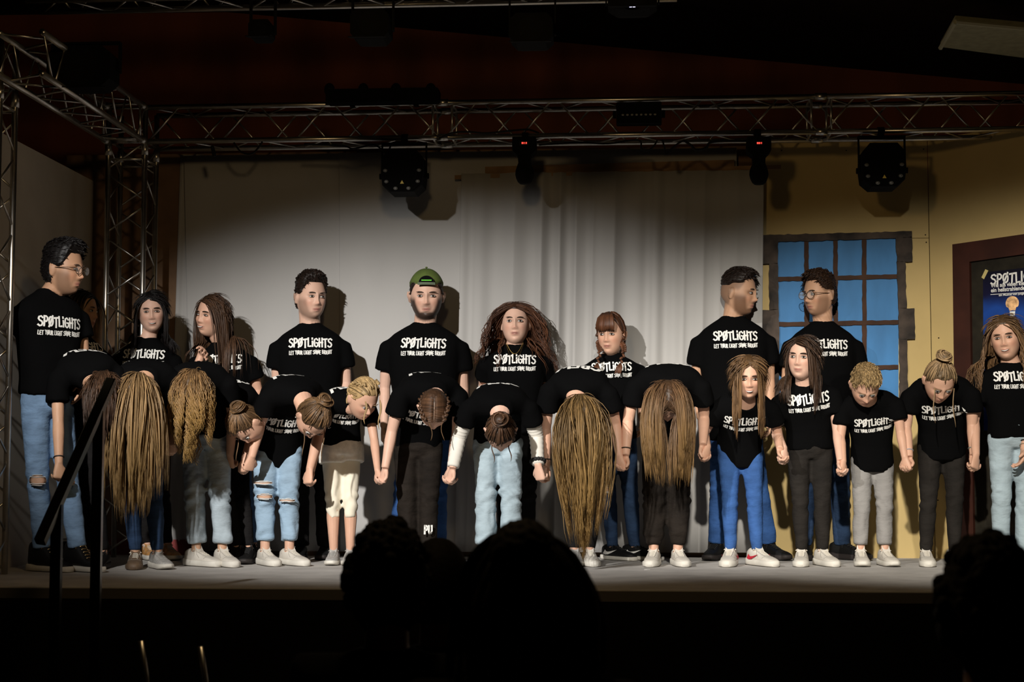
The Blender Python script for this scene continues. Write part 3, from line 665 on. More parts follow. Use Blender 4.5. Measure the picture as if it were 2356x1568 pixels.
# ---------------------------------------------------------------- shoes (toe towards -Y, ankle above the origin)
def rr_ring(y, hw, z0, z1, pw, n=18, tw=1.0):
    out = []; zc, hh = (z0 + z1) / 2, (z1 - z0) / 2
    for k in range(n):
        a = 2 * math.pi * k / n; c, s = math.cos(a), math.sin(a)
        cx = math.copysign(abs(c) ** (2 / pw), c); cz = math.copysign(abs(s) ** (2 / pw), s)
        out.append(Vector((cx * hw * (tw if cz > 0 else 1), y, zc + cz * hh)))
    return out
SH_SEC = [(.085, .016, .072), (.075, .028, .086), (.05, .035, .096), (.015, .037, .094), (-.02, .039, .088), (-.06, .041, .074), (-.1, .044, .060), (-.14, .045, .052), (-.17, .039, .045), (-.188, .026, .040), (-.196, .012, .034)]
def shoe_meshes(kind, mu, ms, ml, mlogo=None):
    if kind == 'boot': sec = [(y, w, h + (.055 if y > -.03 else .028 if y > -.07 else 0)) for (y, w, h) in SH_SEC]
    else: sec = SH_SEC
    up = MB().loft([rr_ring(y, w, .02, h, 2.7, tw=.86) for (y, w, h) in sec])
    solez = {'chunky': .036, 'run': .034, 'flat': .026, 'boot': .03}[kind]
    so = MB().loft([rr_ring(y, w + .004, .002 + (.012 * sst(-.15, -.2, y) if kind == 'run' else 0), solez + (.006 if y > .04 else 0), 5) for (y, w, h) in [(.091, .02, 0)] + SH_SEC[1:-1] + [(-.201, .014, 0)]])
    la = MB()
    def top(y):
        for (a, b) in zip(sec[:-1], sec[1:]):
            if a[0] >= y >= b[0]: t = (a[0] - y) / (a[0] - b[0]); return a[2] + (b[2] - a[2]) * t
        return .05
    n = 8 if kind == 'boot' else 6
    for i in range(n):
        y = .0 - i * .105 / n; h = top(y) + .001
        la.tube([(-.019, y + .004, h - .009), (-.01, y, h), (.01, y - .006, h + .001), (.019, y - .009, h - .009)], .0028, 5)
    for s in (-1, 1): la.tube([(0, .002, top(0) + .003), (s * .018, -.006, top(0) + .008), (s * .034, -.012, top(0) - .006), (s * .022, -.018, top(0) - .004), (0, -.004, top(0) + .003)], .0026, 5)
    for s in (-1, 1): la.tube([(0, -.002, top(0) + .003), (s * .02, -.02, top(-.02) + .004), (s * .033, -.03, top(-.03) - .022)], .0024, 5)
    tg = MB().loft([[Vector((x * w, y + (.004 if s_ else 0), z)) for (x, s_) in ((-1, 0), (1, 0), (1, 1), (-1, 1))] for (w, y, z) in ((.02, -.05, .07), (.023, -.02, .1 + (.055 if kind == 'boot' else 0)), (.02, -.012, .122 + (.055 if kind == 'boot' else 0)))])
    sm_ = MB()
    def surf(y, a):
        for (q, r) in zip(sec[:-1], sec[1:]):
            if q[0] >= y >= r[0]:
                t = (q[0] - y) / (q[0] - r[0]); w = q[1] + (r[1] - q[1]) * t; h = q[2] + (r[2] - q[2]) * t; c_, s_ = math.cos(a), math.sin(a)
                return Vector((math.copysign(abs(c_) ** (2 / 2.7), c_) * w * .87, y, (.02 + h) / 2 + math.copysign(abs(s_) ** (2 / 2.7), s_) * (h - .02) / 2))
    sm_.tube([surf(-.128 + .012 * abs(a - 1.57) , a) for a in np.linspace(.25, 2.89, 13)], .0013, 4)
    for sg in (0, 1):
        f = (lambda a: a) if sg == 0 else (lambda a: math.pi - a)
        sm_.tube([surf(y, f(a)) for (y, a) in ((.03, 1.0), (.0, 1.05), (-.04, 1.05), (-.08, 1.1), (-.112, 1.25))], .0013, 4)
        sm_.tube([surf(y, f(a)) for (y, a) in ((.06, .75), (.045, .4), (.04, 0.05))], .0013, 4); sm_.tube([surf(y, f(a)) for (y, a) in ((-.03, 1.0), (-.045, .5), (-.07, .1))], .0013, 4)
    out = {'seams': sm_.mesh('seams', mat('grey_seam_thread', (.28, .26, .23), .9)) if ml is not M_KLACE and kind != 'boot' else None, 'upper': up.mesh('sneaker', mu, True), 'sole': so.mesh('sole', ms, True), 'laces': la.mesh('laces', ml, True), 'tongue': tg.mesh('tongue', mu)}  # seams are grey stitching thread on the upper
    if mlogo:
        lg = MB()
        for s in (-1, 1):
            pts = [(.045, .040), (.025, .034), (.0, .036), (-.03, .046), (-.075, .066), (-.02, .054), (.005, .051), (.02, .054), (.03, .064)]
            lg.add([(s * (.0405 if z < .05 else .0375) * 1.03, y, z) for (y, z) in pts], [tuple(range(len(pts)))])
        out['logo'] = lg.mesh('side_logo', mlogo)
    return out
M_WSHOE = mat('white_leather', (.66, .62, .55), .5, noise=.08, nscale=20); M_WSOLE = mat('white_rubber', (.70, .67, .60), .6, noise=.1, nscale=15)
M_WLACE = mat('white_lace', (.62, .58, .50), .8); M_GSHOE = mat('grey_mesh_fabric', (.40, .39, .37), .75, noise=.2, nscale=60)
M_KSHOE = mat('black_shoe', (.006, .006, .006), .6, spec=.3); M_BSHOE = mat('brown_shoe', (.16, .105, .065), .6, noise=.25, nscale=14); M_KLACE = mat('black_lace', (.01, .01, .01), .8)
M_REDLOGO = mat('red_logo', (.5, .02, .04), .5); M_STUD = mat('gold_stud', (.75, .55, .28), .25, metal=1.0); M_DSOLE = mat('dark_sole', (.02, .015, .014), .7)
M_ORANGE = mat('orange_shoe', (.5, .25, .08), .6, noise=.5, nscale=20)
SHOES = {'white': shoe_meshes('chunky', M_WSHOE, M_WSOLE, M_WLACE), 'white_red': shoe_meshes('chunky', M_WSHOE, M_WSOLE, M_WLACE, M_REDLOGO),
         'run': shoe_meshes('run', M_WSHOE, M_WSOLE, M_WLACE), 'grey': shoe_meshes('run', M_GSHOE, M_WSOLE, mat('grey_lace', (.3, .29, .27), .8)),
         'black': shoe_meshes('run', M_KSHOE, M_DSOLE, M_KLACE), 'black_logo': shoe_meshes('flat', M_KSHOE, M_WSOLE, M_KLACE, M_PRINT),
         'brown': shoe_meshes('chunky', M_BSHOE, M_BSHOE, M_WLACE), 'boot': shoe_meshes('boot', M_KSHOE, M_WSOLE, M_STUD), 'orange': shoe_meshes('run', M_ORANGE, M_WSOLE, M_WLACE)}
def put_shoe(parent, kind, loc, yaw, k):
    S = SHOES[kind]; M = Matrix.Translation(loc) @ Matrix.Rotation(yaw + YAW, 4, 'Z') @ Matrix.Scale(k, 4)
    s = link('boot' if kind == 'boot' else 'sneaker', S['upper'], parent, M); s['label'] = {'white': 'white sneaker', 'white_red': 'white sneaker with red side mark', 'run': 'white running shoe', 'grey': 'grey running shoe', 'black': 'black shoe',
        'black_logo': 'black sneaker with white side mark', 'brown': 'brown sneaker', 'boot': 'black boot with shiny studs', 'orange': 'orange and white sneaker'}[kind]
    for n in ('sole', 'laces', 'tongue', 'logo', 'seams'):
        if S.get(n): link({'logo': 'side_logo'}.get(n, n), S[n], s)
    return s

# ---------------------------------------------------------------- hair locks
def project_out(P, hm, hmi, hk, caps, faceclear, lift, wide):
    L = (np.c_[P, np.ones(len(P))] @ hmi.T)[:, :3]
    rad = np.sqrt((L[:, 0] / (.0765 * wide)) ** 2 + ((L[:, 1] - .004) / .099) ** 2 + (L[:, 2] / np.where(L[:, 2] > 0, .122, .112)) ** 2) + 1e-9
    k = 1 + lift
    ins = rad < k
    L2 = L.copy(); L2[ins] = (L[ins] - [0, .004, 0]) * (k[ins] / rad[ins])[:, None] + [0, .004, 0]
    if faceclear:
        f = (L2[:, 1] < -.035) & (np.abs(L2[:, 0]) < faceclear) & (L2[:, 2] < .066) & (L2[:, 2] > -.2)
        L2[f, 0] = np.where(L2[f, 0] >= 0, faceclear, -faceclear)
    P = (np.c_[L2, np.ones(len(P))] @ hm.T)[:, :3]
    for (a, b, r) in caps:
        ab = b - a; t = np.clip(((P - a) @ ab) / (ab @ ab), 0, 1); q = a + t[:, None] * ab; v = P - q; dd = np.linalg.norm(v, axis=1) + 1e-9
        m = dd < r; P[m] = q[m] + v[m] * (r / dd[m])[:, None]
    return P
def locks(mb, HM, hs, n, length, col, seed=0, curl=0.0, curlf=9.0, grav=.32, part=0.0, caps=(), faceclear=.06, width=.0038, wide=1.0, stepn=10, combx=.9, combz=-.6, combback=.35, var=.5, front=.072, back=-.05, down=(0, 0, -1), lenvar=.18, liftmax=.08, gather=0.0, clump=.45, nclump=44, nlift=.10, lift0=.03, g0=.5, wind=(0, 0, 0), tipcol=None):
    n = int(n * .84); width = width * 1.08; rs = np.random.RandomState(seed); hm = np.array(HM); hmi = np.linalg.inv(hm); R3 = hm[:3, :3] / hs
    roots = []
    while len(roots) < n:
        v = rs.normal(size=3); v /= np.linalg.norm(v); p = v * [.0755 * wide, .098, .121 if v[2] > 0 else .114]
        s = hairmask(v[0], v[1], v[2], p[0], p[1], p[2], front, .012, back)
        if s > 0: roots.append(np.r_[p, v])
    roots = np.array(roots); L0 = roots[:, :3]; Nn = roots[:, 3:]
    sgn = np.sign(L0[:, 0] - part + 1e-6); comb = np.stack([sgn * combx * (1 - .33 * (L0[:, 1] > .02)), np.full(n, combback), np.full(n, combz)], 1)
    comb -= Nn * np.sum(comb * Nn, 1, keepdims=True); comb /= np.linalg.norm(comb, axis=1, keepdims=True)
    P = (np.c_[L0, np.ones(n)] @ hm.T)[:, :3]; D = (comb * .95 + Nn * nlift) @ R3.T; D /= np.linalg.norm(D, axis=1, keepdims=True)
    N0 = Nn @ R3.T
    lens = length * (1 + lenvar * (rs.rand(n) - .75)); st = lens / stepn; lift = rs.uniform(lift0, liftmax, n)
    paths = [P.copy()]; g = np.array(down, float) + np.array(wind); g /= np.linalg.norm(g)
    for i in range(stepn):
        gk = grav * (g0 + (1 - g0) * min(1, i / 4))
        D = D * (1 - gk) + g * gk; D /= np.linalg.norm(D, axis=1, keepdims=True)
        Q = P + D * st[:, None]; Q = project_out(Q, hm, hmi, hs, caps, faceclear, lift, wide)
        D2 = Q - P; l = np.linalg.norm(D2, axis=1, keepdims=True) + 1e-9; D = .5 * D + .5 * D2 / l; P = P + D2 / l * st[:, None]
        P = project_out(P, hm, hmi, hs, caps, faceclear, lift, wide); paths.append(P.copy())
    paths = np.array(paths)                                   # (step, n, 3)
    tt = np.linspace(0, 1, stepn + 1)[:, None, None]
    if clump:
        ids = rs.choice(n, min(nclump, n), replace=False); endp = paths[stepn // 2]; near = ids[np.argmin(((endp[:, None] - endp[None, ids]) ** 2).sum(-1), 1)]
        paths = paths + (paths[:, near] - paths) * clump * np.clip(tt * 1.3 - .3, 0, 1)
    if gather: paths = paths + (paths.mean(1, keepdims=True) - paths) * gather * tt ** 1.4 * np.array([1, 1, 0])
    ph = rs.uniform(0, 6.28, (n, 3)); fq = curlf * rs.uniform(.8, 1.25, n)
    base = np.array(col)
    for k in range(n):
        pts = paths[:, k].copy(); tl = np.linspace(0, 1, stepn + 1)
        if curl:
            e1 = N0[k]; e2 = np.cross(e1, [0, 0, 1.0]); e2 /= np.linalg.norm(e2) + 1e-9; am = curl * np.clip(tl * 2.2 - .25, 0, 1.15)
            pts = pts + (np.cos(tl * lens[k] * 6.283 * fq[k] + ph[k, 0]) * am)[:, None] * e2 + (np.sin(tl * lens[k] * 6.283 * fq[k] + ph[k, 0]) * am)[:, None] * e1 * .7
        else:
            pts[:, :2] += (np.sin(tl * 5 + ph[k, :1]) * .006 * tl)[:, None] * np.array([[np.cos(ph[k, 1]), np.sin(ph[k, 1])]])
        w = width * rs.uniform(.6, 1.3); prof = np.minimum(1, .55 + tl * 3) * np.where(tl > .6, 1 - (tl - .6) / .4 * .88, 1)
        c = base * (1 + var * (rs.rand() * 2 - 1))
        V = []; o = len(mb.v); T = np.gradient(pts, axis=0); T /= np.linalg.norm(T, axis=1, keepdims=True) + 1e-9
        u0 = np.cross(T, N0[k]); u0 /= np.linalg.norm(u0, axis=1, keepdims=True) + 1e-9; v0 = np.cross(u0, T)
        S = 3
        for a in range(S):
            an = 6.283 * a / S; V.append(pts + u0 * (np.cos(an) * w * prof)[:, None] + v0 * (np.sin(an) * w * .5 * prof)[:, None])
        V = np.stack(V, 1).reshape(-1, 3)
        mb.v.extend(map(tuple, V))
        for i in range(stepn):
            for a in range(S):
                b = (a + 1) % S; mb.f.append((o + i * S + a, o + i * S + b, o + (i + 1) * S + b, o + (i + 1) * S + a))
        mb.f.append(tuple(o + stepn * S + a for a in range(S)))
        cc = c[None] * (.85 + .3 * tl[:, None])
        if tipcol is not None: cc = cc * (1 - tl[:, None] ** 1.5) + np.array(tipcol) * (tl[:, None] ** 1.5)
        mb.c.extend(map(tuple, np.repeat(cc, S, 0)))
def braid(mb, pts, r, col, n=16, seed=0):
    P = [Vector(p) for p in pts]
    def at(t):
        s = t * (len(P) - 1); i = min(int(s), len(P) - 2); return P[i].lerp(P[i + 1], s - i)
    rs = random.Random(seed)
    for k in range(n):
        t = k / n; c = at(t); T = (at(min(1, t + .06)) - at(max(0, t - .06))).normalized(); u = T.cross(FWD).normalized(); s = 1 if k % 2 else -1
        q = r * (1 - .35 * t); ax = (T * .9 + u * s * .75).normalized(); v = ax.cross(FWD).normalized()
        mb.ell(c + u * s * q * .42, ax * q * 1.35, v * q * .72, FWD * q * .8, 8, 6, col=vary(col, rs, .75, 1.3))
    c = at(1.0); T = (P[-1] - P[-2]).normalized()
    for k in range(7):
        e = c + T * r * 4.2 + RGT * (k - 3) * r * .38; mb.tube([c - T * r * .5, c + T * r * 1.5 + RGT * (k - 3) * r * .3, e], [r * .35, r * .4, r * .08], 5, col=vary(col, rs, .7, 1.3))
def bun(mb, c, ax, r, col, seed=0):
    """coiled knot of hair: strands wound round the axis ax"""
    rs = random.Random(seed); ax = fixd(ax); u = ax.orthogonal().normalized(); v = ax.cross(u)
    mb.ell(c, u * r * .8, v * r * .8, ax * r * .55, 12, 8, col=tuple(x * .6 for x in col))
    for k in range(46):
        a0 = rs.uniform(0, 6.28); rad = r * rs.uniform(.3, 1.0); h = r * .55 * rs.uniform(-.6, 1) * (1.25 - rad / r); tl = rs.uniform(-.35, .35); sp = rs.uniform(2.0, 3.6); dr = rs.uniform(-.18, .12); pts = []
        for i in range(11):
            a = a0 + i / 10 * sp; q = rad * (1 + dr * i / 10); pts.append(c + u * (q * math.cos(a)) + v * (q * math.sin(a)) + ax * (h + tl * r * math.sin(a)))
        mb.tube(pts, [r * .05] + [r * .095] * 9 + [r * .02], 5, col=vary(col, rs, .4, 1.7))

M_LABEL = {}
def person(label, d, feet, pelvis, neck, head, hands, look=(0, 0, 0), hs=1.0, sw=.17, k=1.0, arch=None, fyaw=(0, 0), byaw=0.0, roll=0.0,
           female=False, smile=0.0, wide=1.0, skin='fair', beard=None, hairfn=None, eyes=True, browcol=(.05, .03, .02), voxel=.0046,
           legs=None, hem=None, trousers=None, shoes='white', shoek=1.0, drape=0.0, chest=1.0, belly=1.0, sleeve=.56, hint=None, handpose=('clasp', 'clasp'),
           text=.60, crew=True, extras=None, skirtw=1.0, textscale=1.0, hemt=-.16, earrings=False, shirtmat=None, lids=0.3, fade=None):
    A = [W(px, 1262, d) for px in feet]; A = [Vector((p.x, p.y, 0)) for p in A]
    base = (A[0] + A[1]) / 2; root = empty('person', base, label, 'person')
    pel = W(pelvis[0], pelvis[1], d + pelvis[2]); nk = W(neck[0], neck[1], d + neck[2]); hd = W(head[0], head[1], d + head[2])
    SL = (nk - pel).length
    if arch is None: ctrl = (pel + nk) / 2
    else: ctrl = W(arch[0], arch[1], d + arch[2])
    u0 = Matrix.Rotation(byaw, 3, 'Z') @ RGT
    u1 = (u0 + UP * math.tan(roll)).normalized()
    def fr(t):
        c = bez(pel, ctrl, nk, max(0, min(1, t))); T = bezt(pel, ctrl, nk, max(0, min(1, t)))
        if t > 1: c = c + T * SL * (t - 1)
        if t < 0: c = c + T * SL * t
        u = u0.lerp(u1, max(0, min(1, t))); u = (u - T * u.dot(T)).normalized(); return c, T, u, u.cross(T).normalized()
    # ---- head frame
    hs = hs * 1.06; hd = hd - UP * .010
    yw, pt, rl = [math.radians(a) for a in look]
    R = RZ @ Matrix.Rotation(yw, 3, 'Z') @ Matrix.Rotation(pt, 3, 'X') @ Matrix.Rotation(rl, 3, 'Y')
    HM = Matrix.Translation(hd) @ R.to_4x4() @ Matrix.Scale(hs, 4); HL = Matrix.Translation(-base) @ HM
    H = lambda x, y, z: HM @ Vector((x, y, z))
    # ---- joints
    c9, T9, u9, f9 = fr(.82); S = [c9 - u9 * sw, c9 + u9 * sw]
    HD = [W(h[0], h[1], d + h[2]) for h in hands]; WR = []; EL = []
    for i in (0, 1):
        s = -1 if i == 0 else 1
        hn = hint[i] if hint and hint[i] else (RGT * s * .22 + FWD * 1.0 + UP * -.1)
        hl = .075 * k; v = (HD[i] - S[i]).normalized(); w_ = HD[i] - v * hl
        WR.append(w_); q_ = max(.80, min(1.0, (w_ - S[i]).length / (.535 * k) / .975)); EL.append(ik(S[i], w_, .285 * k * q_, .25 * k * q_, Vector(hn)))
    # ---- body
    mb = MB(); m_ = .92 * k
    grid_mesh(mb, head_points(female, smile, wide), HM)
    for s in (-1, 1):                                        # ears
        e = H(s * .080 * wide, .012, -.008); mb.ell(e, (HM.to_3x3() @ Vector((s * .009, .002, 0))), (HM.to_3x3() @ Vector((.003 * s, .017, .004))), (HM.to_3x3() @ Vector((0, -.006, .031))), 10, 8)
        mb.ell(H(s * .089 * wide, .022, .004), (HM.to_3x3() @ Vector((.006, 0, 0))), (HM.to_3x3() @ Vector((0, .006, 0))), (HM.to_3x3() @ Vector((0, 0, .02))), 8, 6)
    nr = (.047 if female else .057) * hs
    hb = H(0, .018, -.075); cl, Tl, ul, fl = fr(.86)
    def ringn(c, T, u, a, b): f = u.cross(T); return [c + u * (a * math.cos(6.2832 * i / 16)) + f * (b * math.sin(6.2832 * i / 16)) for i in range(16)]
    hT = (HM.to_3x3() @ UP).normalized(); hu = (HM.to_3x3() @ Vector((1, 0, 0))).normalized()
    c1, T1, uu1, f1 = fr(1.0)
    mid = (nk + hb) / 2; Tm = (hb - nk).normalized() if (hb - nk).length > .01 else T1; um = (uu1 + hu).normalized(); um = (um - Tm * um.dot(Tm)).normalized()
    mb.loft([ringn(cl, Tl, ul, .08 * k, .055 * k), ringn(nk + f1 * .004, T1, uu1, .066 * k, .056 * k), ringn(mid, Tm, um, nr, nr), ringn(hb, hT, hu, nr * 1.02, nr * 1.05), ringn(H(0, .02, -.01), hT, hu, nr, nr)])
    pts = [fr(t)[0] for t in (-.05, .2, .45, .7, .9)]; mb.tube(pts, [.07 * k, .07 * k, .075 * k, .085 * k, .06 * k], 12)
    mb.tube([S[0].lerp(c9, .08) - T9 * .012, c9, S[1].lerp(c9, .08) - T9 * .012], [.022 * k, .055 * k, .022 * k], 10)
    for i in (0, 1):
        a, e, w_ = S[i], EL[i], WR[i]; P = [a, a.lerp(e, .3), a.lerp(e, .7), e, e.lerp(w_, .25), e.lerp(w_, .6), w_]
        P[3] = (P[3] * 2 + (a + w_) / 2 * .0) / 2
        mb.tube(P, [r_ * m_ for r_ in (.022, .036, .040, .036, .038, .032, (.0262))], 12)
        s = -1 if i == 0 else 1; dz = (HD[i] - WR[i]).normalized(); ps = handpose[i]
        if ps == 'clasp': hand_shapes(mb, WR[i], dz, FWD * .75 + RGT * s * .65, 1 if i == 0 else -1, k * .97, (62, 62, 40))
        elif ps == 'claspb': hand_shapes(mb, WR[i] + FWD * .025, dz, -FWD * .55 + RGT * s * .75, -1 if i == 0 else 1, k * .97, (60, 62, 40))
        elif ps == 'open': hand_shapes(mb, WR[i], dz, Vector((.2, -1, 0)), 1, k, (12, 30, 30), .35)
        else: hand_shapes(mb, WR[i], dz, -RGT * s, 1 if i == 0 else -1, k, (24, 26, 18), .1)
    # legs (skin) and ankles
    uh = fr(0)[2]; HP = [pel - uh * .075 * k - UP * .03, pel + uh * .075 * k - UP * .03]; AN = [p + UP * .085 * k for p in A]
    KN = []
    for i in (0, 1):
        kk = HP[i].lerp(AN[i], .52) - FWD * .02; KN.append(kk)
        mb.tube([HP[i], HP[i].lerp(kk, .5), kk, kk.lerp(AN[i], .3) + FWD * .012, kk.lerp(AN[i], .7), AN[i] + UP * .02, A[i] + UP * .04], [r_ * k for r_ in ((.04, .04, .042, .050, .038, .033, .034) if trousers and trousers[1] > .2 else (.036, .036, .034, .034, .030, .031, .034))], 10)
    body = wpart('body', mb, M_SKIN, root)
    sk = np.array(SKINS[skin])
    hmi = np.linalg.inv(np.array(HL))
    def colour(o):
        me = o.data; V = coords(me); L = (np.c_[V, np.ones(len(V))] @ hmi.T)[:, :3]; C = np.tile(sk, (len(V), 1))
        x, y, z = L[:, 0], L[:, 1], L[:, 2]; fr_ = (y < -.045) & (np.abs(x) < .08) & (np.abs(z) < .13)
        lip = np.exp(-(x / .021) ** 4 - ((z + .067) / .0095) ** 4) * fr_; C = C * (1 - lip[:, None] * .75) + np.array((.36, .12, .10)) * lip[:, None] * .75
        ml = np.exp(-(x / .02) ** 4 - ((z + .067 - smile * .25 * x * x / .02) / .0022) ** 2) * fr_; C = C * (1 - .65 * ml[:, None])
        ch = (np.exp(-((np.abs(x) - .043) / .02) ** 2 - ((z + .033) / .02) ** 2) + np.exp(-(x / .012) ** 2 - ((z + .036) / .01) ** 2)) * fr_; C = C * (1 - ch[:, None] * np.array((.0, .12, .14)))
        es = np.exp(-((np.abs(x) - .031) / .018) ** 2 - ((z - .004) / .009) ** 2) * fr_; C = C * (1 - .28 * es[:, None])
        if beard:
            col, st, lo = beard
            near = (np.abs(x) < .1) * sst(.014, -.012, y + 1.2 * np.clip(-z - .10, 0, 1)) * (z > -.130) * (z < .02)
            b = sst(-.076, -.089, z) * 1.0; side = sst(-.074, -.056, y + .0 * x) * sst(.004, -.03, z); mus = np.exp(-(x / .024) ** 4 - ((z + .0535) / .006) ** 2)
            b = np.maximum(np.maximum(b * (1 - np.exp(-(x / .022) ** 4 - ((z + .067) / .010) ** 4)), side), mus * .6) * near * st
            C = C * (1 - b[:, None]) + np.array(col) * b[:, None]
        if fade:
            fm = hairmask(x / .0755, y / .1, z / .121, x, y, z, .078, .004, -.075); fk = sst(-.004, .022, fm) * (np.abs(x) < .1) * (np.abs(y) < .12) * (z < .15) * (z > -.09); C = C * (1 - fk[:, None] * fade[1]) + np.array(fade[0]) * fk[:, None] * fade[1]
        set_col(me, C)
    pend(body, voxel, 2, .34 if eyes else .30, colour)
    # ---- face parts
    if eyes:
        for s in (-1, 1):
            M = HL @ Matrix.Translation((s * .0305 * wide, -.0795, .001)) @ Matrix.Rotation(s * .16, 4, 'Z') @ Matrix.Diagonal((1, 1, (.82 - .3 * smile) * (1 - .5 * lids), 1))
            link('eye', EYE, root, M)
            q = MB(); q.tube([HM @ Vector((s * (.0305 * wide + t * .0155), -.0855 + .006 * t * t + (.002 * t), .0055 * (1 - t * t) * (1 - .4 * lids) + .002)) for t in (-1, -.5, 0, .5, 1)], [.0008, .0016, .002, .0018, .0008], 5)
            wpart('eyelashes', q, M_BLK, root)
            q = MB(); q.tube([HM @ Vector((s * (.031 * wide + t * .019), -.0905 + .005 * (t + .2) ** 2 + .002 * t, .0205 + .003 * (1 - t * t) + .001 * t)) for t in (-1, -.5, 0, .5, 1)], [(.0012, .002), (.0025, .0034), (.0026, .0034), (.0022, .003), (.001, .0015)], 6, flat=(HM.to_3x3() @ UP))
            wpart('eyebrow', q, mat('brow_%d' % int(browcol[0] * 1000), browcol, .8), root)
    if smile > .5:
        q = MB(); q.loft([[HM @ Vector((x, -.0925 + 14 * x * x + (.004 if j else 0), -.066 + zz * (1 - (x / .022) ** 2) + 9 * x * x)) for (zz, j) in ((.0015, 0), (-.0035, 0), (-.0035, 1), (.0015, 1))] for x in (-.019, -.013, -.007, 0, .007, .013, .019)]); wpart('teeth', q, M_TOOTH, root, True)
    if earrings:
        for s in (-1, 1): q = MB(); q.ell(H(s * .08, .008, -.043), .0045 * hs); wpart('earring', q, M_ALU, root, True)
    caps = []
    def cp(a, b, r): caps.append((np.array(a), np.array(b), r))
    cp(S[0], S[1], .085 * k); cp(fr(.85)[0] - u9 * sw * .5, fr(.85)[0] + u9 * sw * .5, .125 * k * chest); cp(fr(.6)[0] - u9 * sw * .5, fr(.6)[0] + u9 * sw * .5, .135 * k * chest); cp(nk, hb, nr * 1.25); cp(S[0], EL[0], .075 * k); cp(S[1], EL[1], .075 * k)
    ctx = dict(H=H, HM=HM, HL=HL, root=root, base=base, hs=hs, caps=caps, wide=wide, fr=fr, S=S, EL=EL, WR=WR, HD=HD, A=A, AN=AN, KN=KN, HP=HP, k=k, d=d)
    if hairfn:
        hm_ = MB(); hairfn(hm_, ctx); 
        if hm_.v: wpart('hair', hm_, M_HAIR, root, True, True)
    # ---- shirt
    sm = MB(); n = 28
    hwh = .150 * k * belly
    secs = [(hemt, hwh * 1.04, .122 * k * belly), (-.02, hwh, .120 * k * belly), (.15, hwh * .97, .116 * k * belly), (.35, max(hwh * .95, sw * .90), .116 * k * belly), (.52, sw * .98, .120 * k * chest), (.68, sw * 1.02, .120 * k * chest), (.78, sw * 1.03, .108 * k * chest), (.86, sw * 1.0, .092 * k), (.91, sw * .86, .080 * k), (.955, sw * .66, .070 * k), (.985, sw * .52, .066 * k), (1.01, .080 * k, .064 * k), (1.035, .070 * k, .060 * k)]
    rings = []
    for (t, a, b) in secs:
        c, T, u, f = fr(t); ring = []
        for i in range(n):
            an = 6.2832 * i / n; cx, sx_ = math.cos(an), math.sin(an); pw = 2.4
            px_, py_ = math.copysign(abs(cx) ** (2 / pw), cx), math.copysign(abs(sx_) ** (2 / pw), sx_)
            p = c + u * (a * px_) + f * (b * py_)
            if drape and t < .6 and py_ > 0: q = (1 - max(t, hemt) / .6) / (1 - hemt / .6); p = p - UP * (drape * q * (py_ ** .7) * (1 - .45 * abs(px_) ** 2)) 
            ring.append(p)
        rings.append(ring)
    sm.loft(rings)
    for i in (0, 1):
        a, e = S[i], EL[i]; sg = -1 if i == 0 else 1; ad = (e - a).normalized(); dn = UP * -.010 * k; ee = a.lerp(e, sleeve)
        sm.tube([c9 + u9 * sg * sw * .35 - T9 * .015 * k, c9 + u9 * sg * sw * .78 - T9 * .012 * k, a + ad * .035 * k - u9 * sg * .004 * k, a + ad * .09 * k + dn * .4, ee + dn, ee + ad * .004 + dn], [.050 * k, .056 * k, .062 * k, .067 * k, .073 * k, .068 * k], 16)
    sh = wpart('shirt', sm, shirtmat or M_SHIRT, root); sh['label'] = 'black T-shirt with white lettering'
    def prints(o):
        me = o.data; V = coords(me) + np.array(base); bv = BVHTree.FromPolygons([tuple(p) for p in V], [tuple(p.vertices) for p in me.polygons])
        def proj(V2, F2, t0, back, name, dy=0.0):
            c, T, u, f = fr(t0); uu, ff = (u, f) if not back else (-u, -f); pts = []; ok = []
            for (x, y) in V2:
                hit = bv.ray_cast(c + uu * x + T * (y + dy) + ff * .5, -ff)
                if hit[0] is None or hit[3] > .62 or hit[1].dot(ff) < .42: ok.append(False); pts.append(c)
                else: ok.append(True); pts.append(hit[0] + hit[1] * .003)
            dv = [(p_ - c).dot(ff) for p_, g_ in zip(pts, ok) if g_]; md = sorted(dv)[len(dv) // 2] if dv else 0; ok = [g_ and abs((p_ - c).dot(ff) - md) < .10 for p_, g_ in zip(pts, ok)]
            q = MB(); q.add(pts, [f_ for f_ in F2 if all(ok[i] for i in f_) and max((pts[f_[i]] - pts[f_[i - 1]]).length for i in range(4)) < .09])
            if q.f: wpart2(name, q, M_PRINT, o, base)
        if text:
            ts = textscale * k
            V2, F2 = strokes('SPØTLiGHTS', .053 * ts, .262 * ts, .0098 * ts, .07, 5, .08); proj(V2, F2, text, False, 'title_print', .018 * ts)
            V2, F2 = strokes('LET YØUR LIGHT SHINE BRIGHT', .023 * ts, .262 * ts, .0042 * ts, .12, 8, .08); proj(V2, F2, text, False, 'slogan_print', -.042 * ts)
        if crew:
            V2, F2 = strokes('CREW', .10 * k, .25 * k, .02 * k, .04, 4, .05); proj(V2, F2, .70 if crew is True else crew, True, 'crew_print')
    pend(sh, .0115 if k > .8 else .010, 9, None, prints)
    # ---- trousers
    if trousers:
        st, hemz, tm, tlabel = trousers
        prof = {'skinny': (.080, .068, .054, .053, .042, .038), 'straight': (.082, .071, .060, .058, .054, .052), 'loose': (.084, .073, .063, .061, .057, .053), 'wide': (.083, .072, .064, .064, .066, .069), 'cuffed': (.084, .077, .070, .067, .060, .042)}[st]
        tmb = MB(); c0, T0, uu0, ff0 = fr(0); rr = .146 * k * (belly * .97)
        fh = UP.cross(uh).normalized()
        def rg(c, a, b): return [c + uh * (a * math.cos(6.2832 * i / 20)) + fh * (b * math.sin(6.2832 * i / 20)) for i in range(20)]
